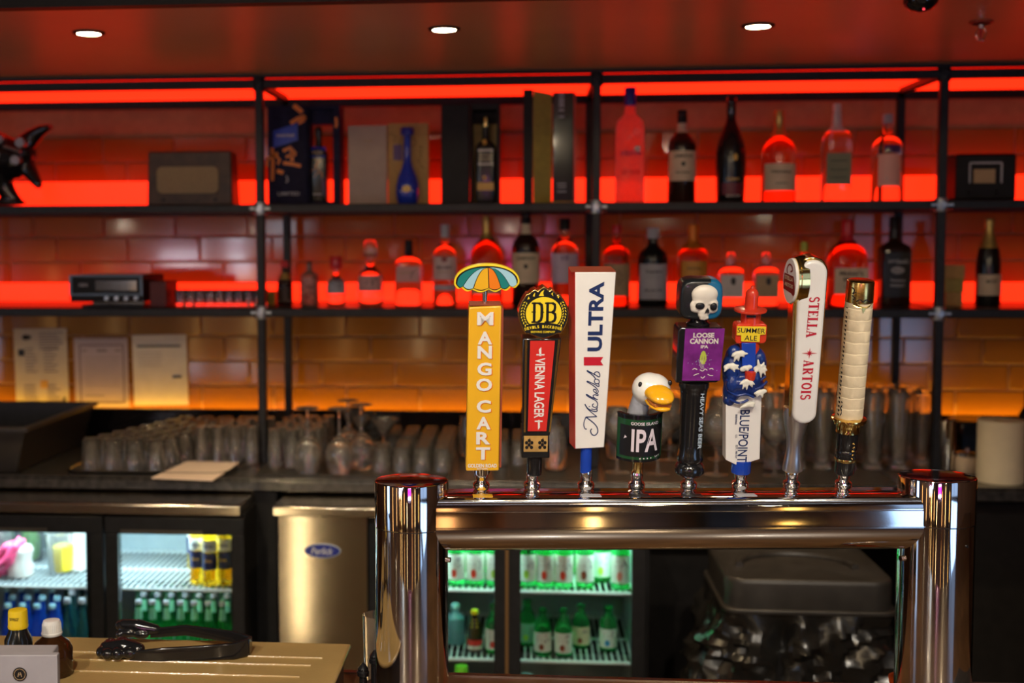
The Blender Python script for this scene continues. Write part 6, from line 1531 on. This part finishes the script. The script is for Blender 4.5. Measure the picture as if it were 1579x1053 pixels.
# 6 lighthouse and waves
t = handle('tap_handle', 'red lighthouse tap handle in blue waves above a white sign', 1140)
ferrule(t, 36, 8.5)
MB().lathe([(14.5, 33), (15, 35), (15, 54)], 26, (0, 0, 0)).build('neck', M_blue, t, scale=K)
X = lambda x, y: x - (1140 + (762-y)*.066)
a0, a1, b0, b1 = X(1117, 700), X(1169, 700), X(1117, 618), X(1171, 612)
MB().prism([(a0, 57), ((a0+a1)/2-6, 47), (a1, 58), (b1, 160), (b0, 160)], -11, 11).build('sign_board', M_white, t, scale=K, bevel=.001)
g = MB(); letters(g, 'BLUE/POINT', fmap(-11.5), X(1144, 667), 95, 84, 15, -90, .012); letters(g, 'BREWING', fmap(-11.5), X(1133, 640), 122, 16, 3.2, -90, .02); letters(g, 'CO.', fmap(-11.5), X(1133, 667), 95, 6, 3, -90, .02); letters(g, 'EST. 98 NY', fmap(-11.5), X(1133, 692), 70, 22, 3.2, -90, .02)
g.build('lettering', M_navyink, t, scale=K, smooth=0)
pt = lambda x, y, yy=0.: (X(x, y), yy, 762-y)
wv = [('b', pt(1143, 572, 0), (28, 16, 32)), ('b', pt(1128, 560, -4), (14, 16, 22)), ('b', pt(1166, 556, -2), (15, 17, 26)), ('b', pt(1145, 585, -4), (29, 17, 20)), ('b', pt(1129, 596, -3), (14, 15, 19)), ('b', pt(1160, 590, -3), (17, 16, 18)), ('b', pt(1140, 545, 2), (20, 14, 20)), ('b', pt(1131, 536, -8), (10, 9, 12)), ('b', pt(1124, 612, -3), (9, 13, 9)), ('b', pt(1168, 545, -10), (10, 9, 12)), ('b', pt(1140, 582, -17), (16, 7, 9)), ('b', pt(1160, 575, -15), (10, 8, 14)), ('b', pt(1126, 583, -15), (9, 8, 14))]
blob('waves', wv, M_wave, .0019, t, 3, k=K)
# lighthouse body
LH = MB(); cz = X(1156, 500)
MB().lathe([(17, 190), (15.5, 230), (14.5, 262), (14.5, 288)], 32, (X(1156, 520), 0, 0)).build('tower', M_lred, t, scale=K)
MB().prism(rrect(X(1155.5, 505), 256.5, 46, 30, 5), -14, 8).build('sign_back', M_lred, t, scale=K, bevel=.001)
sg = MB().prism([(X(1134, 495), 268.5), (X(1177, 493), 267.5), (X(1176, 505), 256), (X(1168, 506), 255.5), (X(1167, 517), 244.5), (X(1140, 516), 245.5), (X(1140, 507), 255), (X(1133.5, 507), 255)], -16.5, -13).build('yellow_sign', M_lemon, t, scale=K)
g = MB(); letters(g, 'SUMMER', fmap(-16.8), X(1155, 500), 262, 41, 7.4, -2.5, .006); letters(g, 'ALE', fmap(-16.8), X(1154, 511), 250.6, 18.5, 7.4, -2.5, .006); g.build('sign_lettering', M_ink, sg, scale=K, smooth=0)
MB().lathe([(14, 286), (23.5, 288), (24, 289.5), (23.5, 291), (15, 292)], 36, (X(1158, 470), 0, 0)).build('gallery', M_lred, t, scale=K)
MB().lathe([(9.6, 291), (9.6, 310), (9.2, 316), (7, 320), (3.2, 322.5), (2.6, 326), (.5, 327)], 26, (X(1160, 455), 0, 0)).build('lantern_dome', M_lred, t, scale=K)
MB().hexa([(X(1141, 560), -18, 200), (X(1161, 560), -18, 200), (X(1161, 560), -13, 200), (X(1141, 560), -13, 200), (X(1141, 518), -16, 243), (X(1162, 518), -16, 243), (X(1162, 518), -12, 243), (X(1141, 518), -12, 243)]).build('blue_panel', M_blue, t, scale=K, bevel=.0008)
MB().lathe([(4, 182), (8, 188), (8.5, 200)], 20, (X(1153, 570), -17, 0)).build('buoy', M_lred, t, scale=K)
MB().box(X(1149, 477), X(1162, 477), -15.3, -13, 281.5, 284.5).build('slot', M_ink, t, scale=K)
fo = []
def foam(cx_, cy_, spikes, yy):
    u0, v0 = X(cx_, cy_), 762-cy_
    sh_ = [('b', (u0, yy, v0), (6.5, 3, 4.2)), ('b', (u0-4, yy+1, v0-2), (5, 3, 4)), ('b', (u0+5, yy+.5, v0+1.5), (5, 3, 3.4))]
    for dx_, dy_ in spikes: sh_.append(('c', [(u0+dx_*.3, yy, v0-dy_*.2), (u0+dx_*.75, yy-1, v0-dy_*.55), (u0+dx_, yy-.5, v0-dy_)], [3.0, 2.2, 1.3]))
    return sh_
for cx_, cy_, sp_, yy in ((1135, 535, [(14, 0), (9, 5), (-5, 12), (1, 11), (-9, 4)], -17), (1122, 554, [(13, -1), (14, 5), (8, 9), (-7, 8)], -18), (1146, 577, [(-10, 4), (-5, 11), (1, 12), (9, 8), (12, 4)], -22), (1166, 556, [(11, 4), (9, 11), (3, 15), (-7, 10), (-3, -12), (6, -8)], -20), (1168, 595, [(-9, 2), (-5, 7), (3, 8)], -18), (1150, 614, [(-13, 5), (7, 3)], -20), (1146, 557, [(3, 4)], -19)):
    blob('foam', foam(cx_, cy_, sp_, yy), M_foam, .0010, t, 2, k=K)
for pts_ in ([(1117, 575), (1128, 582), (1140, 580)], [(1119, 592), (1132, 600), (1146, 598), (1158, 603)], [(1150, 585), (1163, 580), (1176, 570)], [(1122, 606), (1136, 612), (1150, 607)], [(1160, 590), (1170, 586), (1178, 578)], [(1130, 548), (1136, 566), (1133, 575)]):
    MB().tube([(X(x, y), -17.5, 762-y) for x, y in smoothpts(pts_, 4)], 1.9, 7).build('wave_ridge', M_wave, t, scale=K)

# 7 white handle with red serif letters
t = handle('tap_handle', 'white round-topped tap handle with gold edge and red serif letters', 1219)
ferrule(t, 36, 9)
MB().lathe([(10, 33), (15, 36), (15.5, 39), (13, 55), (11.2, 72), (12.5, 90), (17, 108), (20, 125), (19.5, 138)], 36, d=.85).build('flared_base', mat('satin_chrome', (.66, .64, .62), .32, metal=1, noise_amt=.03), t, scale=K)
X = lambda x, y: x - (1219 + (762-y)*.057)
def stadium(u0b, u1b, vb_, u0t, u1t, vt_, n=12):
    o = []
    cb_, rb2 = (u0b+u1b)/2, (u1b-u0b)/2; ct_, rt2 = (u0t+u1t)/2, (u1t-u0t)/2
    o += [(cb_ + rb2*math.cos(R_(180+180*i/n)), vb_ + rb2*.9*math.sin(R_(180+180*i/n))) for i in range(n+1)]
    o += [(ct_ + rt2*math.cos(R_(180*i/n)), vt_ + rt2*math.sin(R_(180*i/n))) for i in range(n+1)]
    return o
o1 = stadium(X(1211, 630), X(1253, 630), 132, X(1216, 412), X(1266, 412), 347)
MB().prism(o1, -13, 15).build('back_shell', M_brassy, t, scale=K, bevel=.002, seg=3)
o2 = stadium(X(1215, 630), X(1251, 630), 133, X(1221, 412), X(1263, 412), 347)
MB().prism(o2, -20, -10).build('white_face', M_white, t, scale=K, bevel=.0055, seg=5)
g = MB(); 
ang = math.atan((X(1244, 450) - X(1232, 620)) / 170)
def slant(u, v, o=0.): return (u + (v - 227)*math.tan(ang)*1.0, -20.6 - o, v)
u_b = X(1238, 535) - 7.5
L1 = serif_text(g, 'STELLA', slant, u_b, 314, 15.0, -90, .10, .94); 
L2 = serif_text(g, 'ARTOIS', slant, u_b, 218, 15.0, -90, .10, .94)
cs_ = (u_b+7.5, 228)
for i in range(8):
    a = PI*i/4 + .0; l_ = 11 if i % 4 == 0 else (8 if i % 2 == 0 else 5)
    g.strip([cs_, (cs_[0]+l_*.3*math.cos(a), cs_[1]+l_*.3*math.sin(a)), (cs_[0]+l_*math.cos(a), cs_[1]+l_*math.sin(a))], [1.6, 1.8, .3], slant)
g.build('lettering', M_redink, t, scale=K, smooth=0)
# side medallion, facing left and forward
md = thing('m', '', '', (0, 0, 0)) if False else None
dirv = Vector((-.985, -.17, 0)).normalized(); sd = Vector((.17, -.985, 0)).normalized()
cm = Vector((X(1218, 427), -2, 762-428))
def mdl(u, v, o=0.): p = cm + dirv*o + sd*u + Vector((0, 0, v)); return (p.x, p.y, p.z)
def disc(mb, ru, rv, o0_, o1_, n=40, f1=1.):
    vs = [mdl(ru*math.cos(2*PI*i/n), rv*math.sin(2*PI*i/n), o0_) for i in range(n)] + [mdl(ru*f1*math.cos(2*PI*i/n), rv*f1*math.sin(2*PI*i/n), o1_) for i in range(n)]
    return mb.add(vs, [tuple(range(n-1, -1, -1)), tuple(range(n, 2*n))] + [(i, (i+1) % n, n+(i+1) % n, n+i) for i in range(n)])
mdo = disc(disc(MB(), 25, 38, -14, -2), 23.5, 36, -2, 2).build('medallion_mount', M_brassy, t, scale=K)
disc(MB(), 21.5, 34, 2, 6, f1=.98).build('medallion', M_white, mdo, scale=K)
g = MB(); mm_ = lambda u, v, o=0.: mdl(u, v, 6.3)
g.poly([(-18, 9), (12, 9), (14, 5), (18, -6), (19, -16), (15, -20), (8, -17), (-18, -15)], mm_)
g.strip(smoothpts([(-8, 10), (-10, 17), (-4, 24), (4, 23), (7, 17), (1, 14)]), 2.5, mm_)
g.build('medallion_print', M_darkred, mdo, scale=K, smooth=0)
g = MB(); mm2 = lambda u, v, o=0.: mdl(u, v, 6.6)
letters(g, 'STELLA', mm2, -2, 3.5, 26, 6, 0, .03); letters(g, 'ARTOIS', mm2, -1, -6.5, 27, 6, 0, .03)
g.build('medallion_lettering', M_cream, mdo, scale=K, smooth=0)

# 8 sword grip
t = handle('tap_handle', 'sword grip tap handle with gold cap, ivory wrap and black grip', 1299)
ferrule(t, 35, 9)
MB().lathe([(14, 31), (15, 33), (15.5, 62), (14.6, 63), (15.6, 65), (15.6, 68), (14.6, 69.5), (15.5, 71), (16, 98)], 30).build('black_grip', M_blackg, t, scale=K)
MB().lathe([(15.9, 52), (16.2, 53), (16.2, 55.5), (15.9, 56.5)], 30, capb=False, capt=False).build('gold_ring', M_gold, t, scale=K)
g = MB()
for i in range(5): g.poly([(5+random.uniform(-2, 2)+1.2*math.cos(a*PI/2), 60+i*6+1.6*math.sin(a*PI/2)) for a in range(4)], fmap(-16.2))
g.build('grip_glint_marks', M_gold_print, t, scale=K, smooth=0)
MB().lathe([(15, 97), (17.5, 98), (17, 104), (18, 110), (19.5, 114), (25.5, 116), (26, 118), (25.5, 120.5), (20, 122)], 36).build('gold_collar', M_brassy, t, scale=K)
for i in range(12):
    a = 2*PI*i/12; 
    MB().cyl((20.6*math.cos(a), 20.6*math.sin(a), 111), (20.6*math.cos(a), 20.6*math.sin(a), 114.5), 1.6, 8).build('collar_bead', M_brassy, t, scale=K)
iv = MB()
pr_ = [(19, 122)]
for i in range(11):
    v0_ = 122 + i*17.2
    pr_ += [(19.55, v0_+.4), (19.9, v0_+1.2), (19.95, v0_+16.2), (19.55, v0_+16.9)]
iv.lathe(pr_, 36)
for i, (x, y, z) in enumerate(iv.v):
    nz = noise.noise(Vector((x*.12, y*.12, z*.05))) * .9; r_ = math.hypot(x, y); iv.v[i] = (x*(1+nz/r_), y*(1+nz/r_), z + noise.noise(Vector((x*.08, y*.08, i*.0+5)))*2.2)
iv.build('ivory_wrap', M_ivory, t, scale=K, smooth=25)
g = MB()
for i in range(26):
    v = 126 + i*6.6; g.add([(-19.9*math.cos(R_(17)), -19.9*math.sin(R_(17)), v), (-19.9*math.cos(R_(22)), -19.9*math.sin(R_(22))-.6, v), (-19.9*math.cos(R_(22)), -19.9*math.sin(R_(22))-.6, v+3.4), (-20.6*math.cos(R_(12)), -20.4*math.sin(R_(12)), v+3.4)], [(0, 1, 2, 3)])
g.strip(smoothpts([(-18, 128), (-15.5, 134), (-18, 140), (-15, 146), (-18, 150)]), 1.6, fmap(-12))
g.build('side_marks', M_ink, t, scale=K, smooth=0)
MB().lathe([(20.3, 302), (20.6, 304), (20.0, 331), (19.2, 333.5), (17.5, 334.3)], 36).build('gold_cap', M_gold, t, scale=K)
def cylm(u, v, o=0.): a = u/20.4; return ((20.9)*math.sin(a), -20.9*math.cos(a), v)
g = MB()
g.poly([(-13, 305), (-15, 300), (-9, 297), (-3, 297), (0, 288), (4, 296), (10, 298), (15, 303), (13, 306), (8, 303), (2, 303), (-4, 304), (-8, 301)], cylm)
g.build('cap_point', M_gold, t, scale=K, smooth=0)
g = MB()
for pts in ([(-19, 326), (-15, 322), (-17, 317), (-12, 320)], [(-18, 314), (-13, 311), (-16, 308)], [(-11, 306), (-6, 309), (-1, 306), (3, 309), (9, 306), (14, 309)]):
    g.strip(smoothpts(pts), 1.3, cylm)
g.build('cap_engraving', M_ink, t, scale=K, smooth=0)
